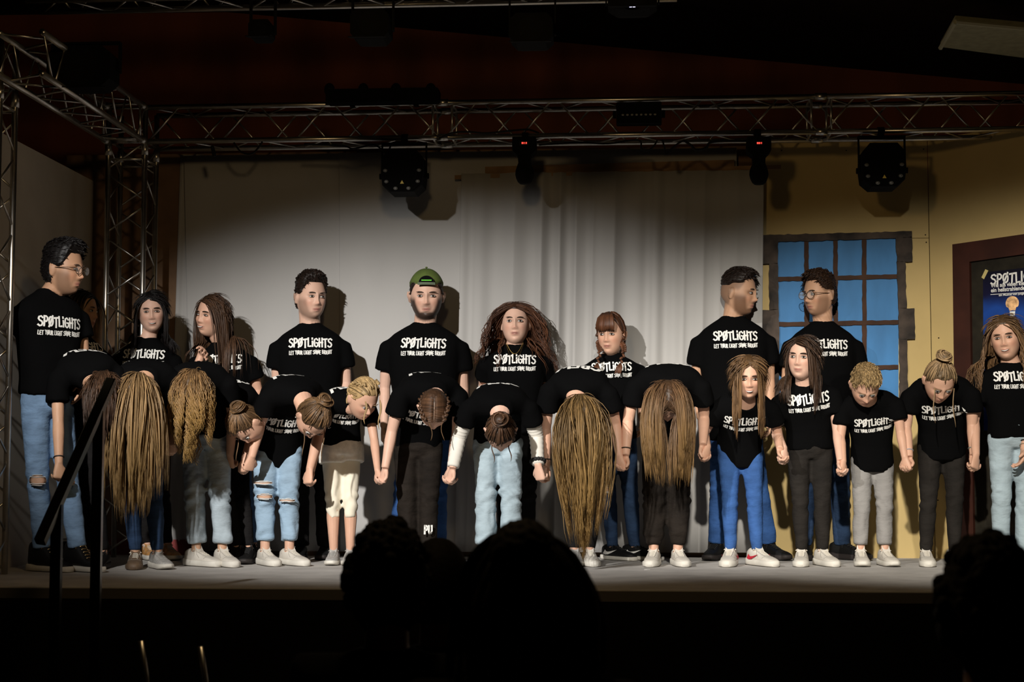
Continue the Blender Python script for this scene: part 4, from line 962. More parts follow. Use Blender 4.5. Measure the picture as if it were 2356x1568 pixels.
        tmb.loft([rg(pel + UP * .10 * k, rr * .86, .105 * k), rg(pel + UP * .02, rr * .97, .118 * k), rg(pel - UP * .07 * k, rr, .118 * k), rg(pel - UP * .12 * k, rr * .85, .09 * k)])
        rs = random.Random(int(feet[0]))
        for i in (0, 1):
            top, kn, an = HP[i], KN[i], AN[i].copy(); end = Vector((AN[i].x, AN[i].y, hemz)) if hemz < kn.z - .05 else None
            if end is None: end = AN[i]
            P = []; Rr = []
            seq = [(top, prof[0]), (top.lerp(kn, .5), prof[1]), (kn, prof[2]), (kn.lerp(end, .35) + FWD * .01, prof[3]), (kn.lerp(end, .8), prof[4]), (end, prof[5])]
            m = 30
            for j in range(m + 1):
                s_ = j / m * 5; a = min(int(s_), 4); f = s_ - a; p = seq[a][0].lerp(seq[a + 1][0], f); r = seq[a][1] * (1 - f) + seq[a + 1][1] * f
                wr = .05 * math.exp(-((s_ - 2.1) / .5) ** 2) + .035 * math.exp(-((s_ - 4.6) / .5) ** 2) + .012
                r *= 1 + wr * math.sin(j * 2.4 + rs.uniform(-.6, .6)); P.append(p); Rr.append(r * k)
            tmb.tube(P, Rr, 16)
            if st == 'cuffed' or tlabel.startswith('rolled'): tmb.tube([end + UP * .045, end + UP * .04, end + UP * .004, end], [prof[5] * k, prof[5] * k * 1.14, prof[5] * k * 1.14, prof[5] * k], 16)
        tr = wpart('trousers', tmb, tm, root); tr['label'] = tlabel
        ctx['trousers'] = tr
        kz = (KN[0].z + KN[1].z) / 2; amp = {'skinny': .0018, 'straight': .0024, 'loose': .0038, 'wide': .0038, 'cuffed': .0034}[st]; ph = rs.uniform(0, 6.28); xm_ = (A[0] + A[1]).x / 2 - base.x
        def folds(o):
            me = o.data; V = coords(me); N = np.empty(len(V) * 3, np.float32); me.vertices.foreach_get('normal', N); N = N.reshape(-1, 3)
            x, y, z = V.T; a = amp * (.35 + np.exp(-((z - kz) / .09) ** 2) + .9 * np.exp(-((z - hemz - .06) / .06) ** 2) + .5 * np.exp(-((z - pel.z + .08) / .06) ** 2))
            h = np.sin(z * 85 + 46 * np.abs(x - xm_) + 4 * np.sin(x * 17 + z * 9 + ph) + 3.2 * np.sin(y * 26 + z * 13)) * (.6 + .5 * np.sin(z * 31 + x * 23 + ph)) + .9 * np.sin(z * 41 - 55 * x + ph + 3 * np.sin(z * 17 + y * 19))
            V = V + N * (a * h)[:, None]; me.vertices.foreach_set('co', V.astype(np.float32).ravel()); me.update()
        pend(tr, .0108, 2, None, folds)
    for i in (0, 1):
        kind = shoes if isinstance(shoes, str) else shoes[i]
        if kind: put_shoe(root, kind, A[i] - base, math.radians(fyaw[i]), shoek)
    if extras: extras(ctx)
    return ctx
def wpart2(name, mb, m, parent, base): return link(name, mb.mesh(name, m, False, base), parent)
# ================================================================== the cast
def denim(name, c, n=.22): return mat(name, c, .85, spec=.15, noise=n, nscale=6, bump=.5, bscale=14, stretch=(1, 1, 2.2))
J_LIGHT = denim('light_blue_denim', (.27, .38, .49)); J_PALE = denim('pale_blue_denim', (.36, .45, .50)); J_GREY = denim('grey_blue_denim', (.33, .39, .43), .3); J_MID = denim('mid_blue_denim', (.09, .17, .32), .3)
J_BLUE = denim('strong_blue_denim', (.035, .095, .27), .3); J_DARK = denim('dark_blue_denim', (.02, .04, .085), .4); J_RIP = denim('ripped_blue_denim', (.17, .27, .42), .3)
T_BLACK = denim('black_trousers', (.009, .008, .008), .3); T_CHAR = denim('charcoal_trousers', (.016, .0135, .0115), .3); T_GREY = denim('grey_trousers', (.27, .26, .25), .1); T_WHITE = mat('cream_leggings', (.80, .74, .60), .8, spec=.2, noise=.03)
T_BROWNISH = denim('dark_olive_trousers', (.014, .0105, .008), .4)
DKB = (.022, .012, .008); BRN = (.065, .032, .016); LBR = (.13, .072, .032); GLD = (.26, .155, .06); BLD = (.36, .24, .11); BLK = (.006, .004, .004); RED = (.085, .032, .014)

def cap_only(col, th, tuft=.026, comb=(0, -.7, .1), ntuft=620, **kw):
    def f(mb, c):
        P = head_points(hairth=cap_hair(th, **kw), wide=c['wide']); grid_mesh(mb, P, c['HM'], tuple(x * .6 for x in col))
        rs = np.random.RandomState(kw.get('seed', 0) + 70); B = head_points(hairth=lambda *a: np.zeros_like(a[0]), wide=c['wide']); n = 0; M3 = c['HM'].to_3x3()
        while n < ntuft:
            i, j = rs.randint(6, NLAT - 2), rs.randint(NLON); p = P[i, j]
            if rs.rand() > math.cos((i / NLAT - .5) * 3.1) + .12 or np.linalg.norm(p) - np.linalg.norm(B[i, j]) < .002: n += .02; continue
            nn = p / np.linalg.norm(p); d = np.array(comb) + rs.normal(size=3) * .16; d = d - nn * (d @ nn); d = d / (np.linalg.norm(d) + 1e-9)
            L = tuft * rs.uniform(.5, 1.15) * (.45 + .55 * sst(.0, .09, p[2])); q0 = p - nn * .003; q1 = p + d * L * .5 + nn * L * .12; q2 = p + d * L + nn * L * .05
            mb.tube([c['H'](*q0), c['H'](*q1), c['H'](*q2)], [.0032 * c['hs'], .003 * c['hs'], .0006], 3, col=vary(col, rs, .55, 1.5)); n += 1
    return f
def long_hair(col, length, n=190, cap=.003, capkw={}, then=None, **kw):
    def f(mb, c):
        grid_mesh(mb, head_points(hairth=cap_hair(cap, sidek=.8, rough=.001, front=.067, **capkw), wide=c['wide']), c['HM'], tuple(x * .45 for x in col))  # cap colour darkened to paint the shade between the strands
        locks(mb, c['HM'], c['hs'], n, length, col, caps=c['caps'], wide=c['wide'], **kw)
        k2 = dict(kw); k2.update(curl=0, clump=0, gather=0, liftmax=.075, lift0=.045, seed=kw.get('seed', 0) + 500, nlift=.0, g0=.25, lenvar=.6, stepn=6, width=.0036, tipcol=None); k2['grav'] = .2
        locks(mb, c['HM'], c['hs'], 300, .12, col, caps=(), wide=c['wide'], **k2)
        if then: then(mb, c)
    return f
def bun_hair(col, bc, bax, br, strands=(), capth=.004, seed=3, cap2=None):
    """hair pulled back into a knot at bc (head space); locks run over the skull to it"""
    def f(mb, c):
        grid_mesh(mb, head_points(hairth=cap_hair(capth, sidek=.9, rough=.0012, front=.068, seed=seed), wide=c['wide']), c['HM'], tuple(x * .5 for x in col))
        rs = np.random.RandomState(seed); H = c['H']; B = np.array(bc)
        for i in range(330):
            v = rs.normal(size=3); v /= np.linalg.norm(v); p = v * [.0755, .098, .121 if v[2] > 0 else .114]
            if hairmask(v[0], v[1], v[2], p[0], p[1], p[2], .066, .0, -.06) < 0: continue
            pts = []
            for t in np.linspace(0, 1, 9):
                q = p * (1 - t) + B * t * .93; e = math.sqrt((q[0] / .0755) ** 2 + (q[1] / .1) ** 2 + (q[2] / .119) ** 2); q = q / max(e, 1e-6) * (1.085 + .05 * rs.rand()) if e < 1.13 else q
                pts.append(H(*q))
            hs = c['hs']; mb.tube(pts, [(.0025 * hs, .002 * hs)] + [(.0042 * hs, .0026 * hs)] * 7 + [(.0025 * hs, .002 * hs)], 4, col=vary(col, rs, .35, 1.6))
        bun(mb, H(*bc), c['HM'].to_3x3() @ Vector(bax), br * c['hs'], col, seed)
        for (p0, L, cu) in strands:
            a = H(*p0); pts = [a + Vector((0, 0, -L * t)) + RGT * (cu * math.sin(t * 5 + L * 40)) - FWD * .01 * t for t in np.linspace(0, 1, 10)]
            mb.tube(pts, [.0032] * 7 + [.0025, .0018, .0008], 5, col=col)
    return f
def glasses(ctx, col=(.03, .02, .015), r=.0225):
    H, root = ctx['H'], ctx['root']; m = mat('glasses_frame', col, .3, spec=.5)
    t = MB()
    for s in (-1, 1):
        t.tube([H(s * .0325 + r * 1.08 * math.cos(a), -.099 + .10 * (r * math.cos(a)) * s, -.001 + r * .92 * math.sin(a)) for a in np.linspace(0, 6.2832, 25)], .0017 * ctx['hs'], 6)
        t.tube([H(s * .0575, -.094, .006), H(s * .077, -.07, .006), H(s * .082, .0, .003), H(s * .08, .02, -.006)], .0018 * ctx['hs'], 6)
    t.tube([H(-.01, -.103, .004), H(0, -.107, .007), H(.01, -.103, .004)], .0018 * ctx['hs'], 6)
    g = wpart('glasses', t, m, root, True); g['label'] = 'dark round-framed glasses'
    for s in (-1, 1):
        q = MB(); q.tube([H(s * .0325, -.0985, -.001), H(s * .0325, -.0995, -.001)], r * .96 * ctx['hs'], 20); wpart('glasses_lens', q, mat('clear_lens', (.9, .9, .9), .05, spec=.5, alpha=.10), g)
def band(ctx, i, col=(.01, .01, .01), r=.029, name='bracelet', th=.0032, at=.04):
    w, e = ctx['WR'][i], ctx['EL'][i]; T = (e - w).normalized(); u = T.orthogonal().normalized(); v = T.cross(u); c = w + T * at; k = ctx['k']
    q = MB(); q.tube([c + u * (r * k * math.cos(a)) + v * (r * k * math.sin(a)) for a in np.linspace(0, 6.2832, 19)], th, 6); o = wpart(name, q, mat('band_%d_%d' % (int(col[0] * 100), int(col[2] * 100)), col, .6), ctx['root'], True); return o
def knee_hole(ctx, i, dz=0.0, w=.045, h=.026, x=0.0, r=.078):
    c = ctx['KN'][i] + UP * dz + RGT * x; k = ctx['k']; q = MB(); n = 20; R = (r + .005) * k
    ring = lambda s, off: [c + RGT * (math.sin(s * w * math.cos(a) / R) * (R + off)) - FWD * (math.cos(s * w * math.cos(a) / R) * (R + off)) + UP * (s * h * math.sin(a)) for a in np.linspace(0, 6.2832, n, endpoint=False)]
    q.loft([ring(.02, .002), ring(.5, .002), ring(1.0, .0005)], True); o = wpart('knee_tear', q, mat('skin_patch', (.50, .30, .20), .55), ctx['root'], True); o['label'] = 'bare skin showing through the torn knee'
    q = MB(); rs = random.Random(i)
    for t in range(7):
        zz = -h + 2 * h * (t + .5) / 7; ww = w * math.sqrt(max(.05, 1 - (zz / h) ** 2)) * 1.05
        if t in (0, 1, 5, 6): q.tube([c + RGT * (math.sin(a * ww / R) * (R + .004)) - FWD * (math.cos(a * ww / R) * (R + .004)) + UP * (zz + rs.uniform(-.003, .003)) for a in (-1, -.5, 0, .5, 1)], .0022, 5)
    wpart('frayed_threads', q, mat('pale_thread', (.55, .56, .55), .9), ctx['root'])

# ---------------- standing at the back
def x_boot(c):
    pass
c = person('tall man in round glasses, ripped blue jeans and studded boots at far left', 9.15, (98, 178), (108, 905, 0), (116, 672, 0), (149, 616, -.01), ((66, 905, .06), (185, 905, .02)),
    look=(72, 4, 0), hs=1.10, sw=.19, byaw=math.radians(48), hemt=-.02, fyaw=(58, 52), skin='tan', beard=((.06, .035, .022), .55, 0), hairfn=cap_only(BLK, .034, side=.004, sidek=.35, rough=.003, quiff=.35, seed=1),
    trousers=('straight', .13, J_RIP, 'ripped mid blue jeans'), shoes='boot', shoek=1.12, text=.66, crew=False, handpose=('relax', 'relax'), hint=(FWD - RGT * .3, FWD), belly=1.06, extras=lambda c: (glasses(c, (.05, .025, .012)), knee_hole(c, 0, .0, .05, .032, .02), knee_hole(c, 1, -.01, .045, .022, .02)))
person('woman half hidden in shadow behind the tall man at far left', 9.85, (180, 212), (190, 985, 0), (182, 778, 0), (188, 712, -.02), ((165, 1000, .03), (222, 1000, 0)),
    look=(75, 2, 0), hs=.98, sw=.155, k=.92, byaw=math.radians(35), female=True, skin='tan', hairfn=long_hair(BLK, .30, 300, seed=5, faceclear=.05, tipcol=(.3, .2, .09)), trousers=('skinny', .1, T_BLACK, 'black trousers'), shoes='black', text=.86, crew=False, handpose=('relax', 'relax'), voxel=.006)
person('smiling woman with long black hair beside the truss column', 10.3, (338, 384), (332, 985, 0), (338, 782, 0), (349, 714, -.03), ((262, 985, -.02), (400, 985, -.02)),
    look=(12, 4, -4), hs=1.0, sw=.165, k=.95, female=True, smile=.9, skin='pale', hairfn=long_hair(BLK, .36, 700, seed=6, part=-.012, faceclear=.054, nlift=.0, g0=.7, grav=.5, front=.07), trousers=('skinny', .1, T_BLACK, 'black trousers'), shoes='orange', fyaw=(30, 30), text=.80, crew=False, handpose=('relax', 'relax'), roll=-.05, lids=.35)
person('laughing woman with long brown hair raising one hand', 10.3, (540, 580), (520, 985, 0), (512, 792, 0), (487, 722, -.04), ((468, 806, -.22), (592, 985, -.04)),
    look=(-34, 2, 8), hs=1.03, sw=.165, k=.95, female=True, smile=.95, skin='fair', hint=(-UP - RGT * .3, None), hairfn=long_hair(BRN, .46, 700, seed=7, part=-.02, faceclear=.056, nlift=.0, g0=.7, grav=.5, combback=.55), trousers=('skinny', .1, J_MID, 'blue jeans'), shoes='black', text=.78, crew=False, handpose=('open', 'relax'), roll=-.05, lids=.3)
person('man with short dark hair and stubble looking right', 10.35, (692, 748), (716, 968, 0), (713, 750, 0), (716, 680, -.02), ((640, 985, -.02), (792, 985, -.02)),
    look=(30, 3, 0), hs=1.10, sw=.205, byaw=math.radians(8), skin='pale', fade=((.12, .08, .06), .55), beard=((.10, .06, .04), .5, 0), hairfn=cap_only(DKB, .028, side=.010, sidek=.25, rough=.004, quiff=.5, seed=2), trousers=('straight', .08, T_BLACK, 'black trousers'), shoes='black', text=.78, crew=False, handpose=('relax', 'relax'), chest=1.05, lids=.3)
def green_cap(c):
    H, HM, root = c['H'], c['HM'], c['root']; m = mat('green_cap_cloth', (.085, .125, .022), .85, noise=.12, nscale=30); M3 = HM.to_3x3()
    def th(nx, ny, nz, x, y, z):
        line = .062 - .030 * sst(-.3, .6, ny); return np.where(z > line, .017, -.02)
    P = head_points(hairth=th, wide=c['wide']); P[..., 2] = np.where(P[..., 2] > .06, P[..., 2] * 1.02, P[..., 2])
    q = MB(); grid_mesh(q, P, HM); cp = wpart('cap', q, m, root, True); cp['label'] = 'green baseball cap worn backwards'
    q = MB(); q.tube([H(.045 * math.cos(a), -.094 + .25 * (.045 * math.cos(a)) ** 2 / .045, .068 + .042 * math.sin(a)) for a in np.linspace(.0, 3.1416, 15)], .004 * c['hs'], 6)
    pts = [H(.04 * math.cos(a), -.1045 + .13 * abs(math.cos(a)) ** 2 * .1, .07 + .036 * math.sin(a)) for a in np.linspace(0, 3.1416, 15)]
    q = MB(); q.prism(pts, M3 @ Vector((0, .012, 0))); wpart('cap_opening', q, M_BLK, cp)
    q = MB(); q.prism([H(x, -.107 + 2.2 * x * x, z) for (x, z) in ((-.026, .080), (.026, .080), (.026, .0855), (-.026, .0855))], M3 @ Vector((0, .004, 0))); wpart('bright_strap', q, mat('bright_green_strap', (.12, .62, .03), .5), cp)
    q = MB(); q.loft([[H(x, -.1065 + 3.0 * x * x, z), H(x, -.1065 + 3.0 * x * x, z + .013), H(x, -.099 + 3 * x * x, z + .013), H(x, -.099 + 3 * x * x, z)] for (x, z) in [(x, .0605 - 1.0 * x * x) for x in np.linspace(-.045, .045, 9)]]); wpart('cap_band', q, mat('grey_green_band', (.10, .13, .08), .8), cp)
    q = MB(); q.ell(H(0, .005, .145), .008, .008, .005); wpart('cap_button', q, m, cp, True)
    q = MB(); rows = []
    for s in np.linspace(0, 1, 6): rows.append([H(.07 * (1 - .25 * s * s) * t, .098 + .07 * s * (1 - .35 * t * t) - .03 * abs(t) ** 2, .045 - .02 * s - .012 * t * t) for t in np.linspace(-1, 1, 11)])
    V = [p for r in rows for p in r]; n = 11; F = [(i * n + j, i * n + j + 1, (i + 1) * n + j + 1, (i + 1) * n + j) for i in range(5) for j in range(10)]
    nn = M3 @ Vector((0, 0, -.004)); o = len(V); q.add(V + [p + nn for p in V], F + [tuple(o + a for a in reversed(f)) for f in F]); wpart('cap_peak', q, m, cp, True)
person('broad bearded man in a backwards green cap', 10.35, (915, 1008), (975, 975, 0), (977, 748, -.02), (981, 676, -.07), ((882, 1010, -.02), (1062, 1010, -.02)),
    look=(3, 8, 0), hs=1.14, wide=1.08, sw=.225, k=1.04, chest=1.2, belly=1.22, skin='pale', beard=((.022, .013, .010), .95, 0), hairfn=cap_only(DKB, .006, tuft=.012, side=.0, sidek=.9), trousers=('straight', .08, J_BLUE, 'dark blue jeans'), shoes='black', text=.78, crew=False, handpose=('relax', 'relax'), extras=green_cap, lids=.35)
def necklace(c):
    for (dz, w_) in ((.07, .05), (.11, .055)):
        cc, T, u, f = c['fr'](.97); q = MB(); pts = []
        for a in np.linspace(-1, 1, 13): pts.append(cc + u * (w_ * a) + f * (.082 + .022 * (1 - a * a)) + UP * (.035 - dz * (1 - a * a)))
        q.tube(pts, .0012, 5); wpart('necklace', q, mat('gold_chain', (.5, .33, .1), .3, metal=1.0), c['root'])
person('woman with long wavy brown hair and thin gold necklaces', 10.35, (1165, 1210), (1185, 975, 0), (1184, 798, 0), (1186, 740, -.02), ((1130, 960, .05), (1238, 955, .05)),
    look=(-3, -4, 0), hs=1.05, sw=.175, k=.98, female=True, skin='pale', chest=1.04, hairfn=long_hair(RED, .40, 650, seed=9, part=.0, curl=.014, curlf=6, faceclear=.060, grav=.26, cap=.004), trousers=('loose', .06, T_BLACK, 'black trousers'), shoes='black', text=.79, crew=False, handpose=('relax', 'relax'), extras=necklace, lids=.3)
def two_braids(mb, c):
    H = c['H']; grid_mesh(mb, head_points(hairth=cap_hair(.012, sidek=.8, rough=.001), wide=c['wide']), c['HM'], tuple(x * .7 for x in RED))
    for s in (-1, 1):
        for i in range(34):
            r0 = np.random.RandomState(i + 50 * s + 60); y0 = r0.uniform(-.03, .09); pts = []
            for t in np.linspace(0, 1, 7):
                q = np.array((s * .006, y0, .12)) * (1 - t) + np.array((s * .078, .0 + .02 * r0.rand(), -.02)) * t; e = math.sqrt((q[0] / .0755) ** 2 + (q[1] / .1) ** 2 + (q[2] / .121) ** 2); pts.append(H(*(q / max(e, 1e-6) * 1.115)))
            mb.tube(pts, [.004, .007, .008, .008, .008, .007, .004], 5, col=vary(RED, r0, .6, 1.6))
    rs = np.random.RandomState(2)
    for i in range(46):                                          # fringe
        x = rs.uniform(-.058, .058); mb.tube([H(x * .55, -.055, .125), H(x * .85, -.098 + 4 * x * x, .095), H(x, -.110 + 5.5 * x * x, .055), H(x * 1.03, -.112 + 6 * x * x, rs.uniform(.018, .030))], [.005, .0075, .007, .002], 5, col=vary(RED, rs, .7, 1.5))
    for s in (-1, 1):
        a = H(s * .07, -.02, -.05); b = W(1381 if s < 0 else 1436, 806, c['d'] - .12); e = W(1374 if s < 0 else 1427, 838, c['d'] - .16)
        braid(mb, [H(s * .075, .0, .05), a, a.lerp(b, .5) + RGT * s * .005, b, e], .016, RED, 18, s + 3)
person('girl with a fringe and two long plaits', 10.25, (1410, 1460), (1412, 985, 0), (1404, 818, 0), (1406, 766, -.03), ((1345, 985, .02), (1478, 985, .02)),
    look=(-22, 3, 0), hs=1.0, sw=.17, k=.92, female=True, skin='fair', hairfn=two_braids, trousers=('skinny', .08, J_DARK, 'dark blue ripped jeans'), shoes='black_logo', fyaw=(40, 55), text=.80, crew=False, handpose=('relax', 'relax'), extras=lambda c: (knee_hole(c, 0, .02, .03, .025, 0, .062),), lids=.3)
person('bearded man with shaved sides looking to the right', 10.3, (1648, 1768), (1692, 975, 0), (1686, 734, 0), (1702, 670, -.02), ((1612, 990, -.02), (1772, 985, -.02)),
    look=(58, 6, 0), hs=1.10, sw=.215, k=1.02, chest=1.08, belly=1.05, skin='warm', fade=((.10, .06, .04), .55), beard=((.11, .05, .025), .8, 0), hairfn=cap_only(DKB, .020, side=.045, back=.03, sidek=.35, rough=.002, quiff=.5, seed=4), trousers=('straight', .1, J_BLUE, 'blue jeans'), shoes='black', fyaw=(-20, 25), shoek=1.12, text=.80, crew=False, handpose=('relax', 'relax'))
person('man in thin-framed glasses looking left before the painted window', 10.3, (1850, 1938), (1896, 975, 0), (1893, 746, 0), (1884, 674, -.02), ((1812, 985, -.02), (1985, 985, -.02)),
    look=(-55, 4, 0), hs=1.06, sw=.20, skin='warm', fade=((.09, .05, .03), .6), beard=((.12, .055, .03), .55, 0), hairfn=cap_only((.035, .016, .008), .024, side=.02, sidek=.3, rough=.003, quiff=.5, seed=6), trousers=('straight', .09, J_DARK, 'dark blue trousers'), shoes='black', fyaw=(-10, 35), shoek=1.15, text=.76, crew=False, handpose=('relax', 'relax'), extras=lambda c: glasses(c, (.02, .015, .012), .024))

# ---------------- bowing in front, hand in hand
person('dark haired girl bowing low next to the sloping handrail', 9.40, (196, 236), (176, 985, .1), (206, 872, -.42), (238, 896, -.50), ((136, 1096, -.50), (262, 1080, -.36)), arch=(190, 792, -.12),
    look=(15, 100, 0), hs=.98, sw=.16, k=.92, female=True, skin='warm', eyes=False, hairfn=long_hair(BRN, .26, 600, seed=21, faceclear=0, grav=.4, combx=.06, combz=.3, combback=-.3, tipcol=DKB), trousers=('skinny', .1, T_BLACK, 'black trousers'), shoes='black', text=None, voxel=.006, extras=lambda c: band(c, 0))
person('girl bowing with very long straight blond hair hanging by the handrail', 9.42, (312, 362), (320, 990, .1), (333, 868, -.32), (318, 898, -.43), ((232, 1050, -.25), (400, 1020, -.25)), arch=(345, 850, -.05),
    look=(-8, 112, 0), hs=1.0, sw=.165, k=.95, female=True, skin='warm', eyes=False, hairfn=long_hair((.20, .122, .055), .62, 1000, seed=22, faceclear=0, grav=.38, combx=.06, combz=.3, combback=-.4, width=.0038, tipcol=(.27, .165, .06), lenvar=.35, gather=.1, var=.65, clump=.6, liftmax=.16), trousers=('skinny', .1, J_DARK, 'dark blue jeans'), shoes=('brown', 'grey'), fyaw=(10, 30), text=None, voxel=.006)
person('girl bowing with curly golden hair and rolled-up pale jeans', 9.62, (452, 512), (474, 990, .1), (452, 872, -.32), (446, 892, -.43), ((392, 1040, -.25), (530, 1070, .06)), arch=(462, 852, -.05),
    look=(-5, 105, 0), hs=1.02, sw=.165, k=.95, female=True, skin='warm', eyes=False, hairfn=long_hair((.17, .095, .04), .34, 760, seed=23, faceclear=0, grav=.36, combx=.06, combz=.3, combback=-.4, curl=.016, curlf=7, tipcol=(.30, .175, .05), var=.65, clump=.75, nclump=26), trousers=('loose', .13, J_GREY, 'rolled-up pale washed jeans'), shoes='white', fyaw=(48, 30), shoek=1.05, text=None, voxel=.006, skirtw=1)
person('girl with a bun bowing between the curly haired girl and ripped jeans', 9.92, (545, 572), (522, 1010, .08), (542, 938, -.34), (566, 972, -.46), ((505, 1080, -.15), (556, 1082, -.30)), arch=(518, 862, -.08),
    look=(-30, 78, -10), hs=.96, sw=.15, k=.85, byaw=.2, female=True, skin='fair', eyes=True, hairfn=bun_hair(LBR, (.035, .07, .105), (.2, .5, .8), .045, ((( -.06, -.05, .0), .16, .006),), seed=31), trousers=('skinny', .1, T_BLACK, 'black trousers'), shoes='black', text=None, voxel=.006)
person('girl with a bun bowing in torn light blue jeans', 9.72, (610, 666), (638, 1012, .1), (696, 912, -.30), (720, 958, -.42), ((572, 1078, -.2), (708, 1108, -.25)), arch=(650, 874, -.06),
    look=(14, 82, 20), hs=1.0, sw=.165, k=.95, byaw=.25, female=True, skin='fair', eyes=True, earrings=True, hairfn=bun_hair(LBR, (.012, .075, .115), (.0, .5, .8), .045, (((.06, -.06, .0), .18, .008), ((-.055, -.06, .0), .15, .006)), seed=32), trousers=('loose', .14, J_LIGHT, 'torn light blue jeans'), shoes='white', fyaw=(28, 38), text=.30, drape=.05, voxel=.005,
    extras=lambda c: (knee_hole(c, 0, .10, .06, .010, .0, .09), knee_hole(c, 0, .02, .05, .018, .01, .086), knee_hole(c, 1, .0, .05, .010, 0, .086)))
def shorts_extra(c):
    q = MB(); pel = (c['HP'][0] + c['HP'][1]) / 2; k = c['k']; pts = []
    def rg(cc, a, b): return [cc + RGT * (a * math.cos(6.2832 * i / 20)) + FWD * (b * math.sin(6.2832 * i / 20)) for i in range(20)]
    q.loft([rg(pel + UP * .10 * k, .135 * k, .115 * k), rg(pel + UP * .0, .165 * k, .132 * k), rg(pel - UP * .05 * k, .170 * k, .13 * k)])
    for i in (0, 1): q.tube([c['HP'][i] + UP * .01, c['HP'][i].lerp(c['KN'][i], .28)], [.098 * k, .102 * k], 18)
    s = wpart('shorts', q, mat('white_printed_shorts', (.78, .74, .66), .8, noise=.16, nscale=30), c['root']); s['label'] = 'pale shorts with small dark print'; pend(s, .009, 2)
def child_braids(mb, c):
    H = c['H']; grid_mesh(mb, head_points(hairth=cap_hair(.003, sidek=.9, rough=.0006, front=.07), wide=c['wide']), c['HM'], BLD); rs = np.random.RandomState(8); B = np.array((-.01, .095, -.03))
    for i in range(330):
        v = rs.normal(size=3); v /= np.linalg.norm(v); p = v * [.0755, .098, .121 if v[2] > 0 else .114]
        if hairmask(v[0], v[1], v[2], p[0], p[1], p[2], .07, .0, -.06) < 0: continue
        pts = []
        for t in np.linspace(0, 1, 9):
            q = p * (1 - t) + B * t; e = math.sqrt((q[0] / .0755) ** 2 + (q[1] / .1) ** 2 + (q[2] / .119) ** 2); pts.append(H(*(q / max(e, 1e-6) * (1.09 + .03 * rs.rand()))))
        mb.tube(pts, [.0025] + [.004] * 7 + [.002], 4, col=vary(BLD, rs, .45, 1.5))
    for s in (-1, 1): braid(mb, [H(s * .045, -.02, .118), H(s * .07, .04, .09), H(s * .055, .085, .03), H(s * .02, .105, -.03)], .012, BLD, 14, s + 5)
    bun(mb, H(-.01, .112, -.035), c['HM'].to_3x3() @ Vector((0, 1, -.2)), .028, BLD, 4)
    for (x, L) in ((.045, .17), (-.05, .13)): a = H(x, -.085, .055); mb.tube([a + UP * (-L * t) + RGT * .008 * math.sin(6 * t) for t in np.linspace(0, 1, 8)], [.004, .006, .006, .006, .005, .004, .003, .001], 5, col=BLD)
person('small blond girl with braids, cream leggings and grey sneakers', 9.8, (768, 806), (786, 1018, .06), (810, 938, -.14), (836, 912, -.22), ((712, 1105, -.22), (872, 1105, -.22)), arch=(778, 890, 0),
    look=(42, 42, -8), hs=.97, sw=.13, k=.78, byaw=.25, female=True, skin='fair', hairfn=child_braids, trousers=('skinny', .27, T_WHITE, 'cream three-quarter leggings'), shoes='grey', shoek=.9, text=.52, hemt=-.05, textscale=1.0, handpose=('claspb', 'clasp'), extras=shorts_extra, browcol=(.2, .13, .07))
def dutch(mb, c):
    H = c['H']; grid_mesh(mb, head_points(hairth=cap_hair(.006, sidek=1, rough=.001), wide=c['wide']), c['HM'], tuple(x * .7 for x in BRN)); rs = np.random.RandomState(3)
    # white parting line and cornrow-like strands running outwards from it to two plaits
    for s in (-1, 1):
        for i in range(26):
            t = i / 25; yb = -.085 + .18 * t; zb = .118 * math.sqrt(max(0, 1 - (yb / .108) ** 2)); pts = []
            for w_ in np.linspace(0.03, 1, 7):
                a = w_ * 1.15; q = np.array((s * .0755 * math.sin(a), yb + .022 * w_, zb * math.cos(a))); e = math.sqrt((q[0] / .0755) ** 2 + (q[1] / .1) ** 2 + (q[2] / .121) ** 2); pts.append(H(*(q / max(e, 1e-6) * 1.065)))
            mb.tube(pts, [.003, .0055, .0062, .006, .0058, .005, .004], 5, col=vary(BRN, rs, .7, 2.0))
        braid(mb, [H(s * .05, -.075, .085), H(s * .07, -.02, .088), H(s * .074, .04, .06), H(s * .05, .09, .0), H(s * .03, .11, -.05)], .013, BRN, 18, s + 9)
    mb.tube([H(0, yb, .119 * math.sqrt(max(0, 1 - (yb / .104) ** 2)) + .0065) for yb in np.linspace(-.085, .085, 12)], .0022, 5, col=(.55, .38, .28))
    for x in (.05, -.02): a = H(x, -.07, .07); mb.tube([a + UP * (-.12 * t) + RGT * .012 * math.sin(4 * t + x * 60) for t in np.linspace(0, 1, 8)], [.0022] * 7 + [.0008], 5, col=LBR)
def puma(c):
    V, F = strokes('PU', .045, .045, .011, 0, 2); o = W(985, 1218, c['d'] - .075); q = MB(); q.add([o + RGT * x + UP * y + FWD * (0 if x < .012 else .02) for (x, y) in V], F); wpart('leg_lettering', q, M_PRINT, c['root'])
person('girl bowing with tight plaits and a straight white parting', 9.75, (938, 984), (962, 1005, .1), (1000, 902, -.26), (998, 938, -.36), ((880, 1105, -.22), (1034, 1105, -.22)), arch=(975, 874, -.05),
    look=(0, 78, 4), hs=1.0, sw=.175, k=.97, female=True, skin='pale', eyes=False, hairfn=dutch, trousers=('straight', .06, T_BROWNISH, 'dark trousers with white lettering at the calf'), shoes='black', text=.38, handpose=('claspb', 'clasp'), extras=puma, voxel=.006)
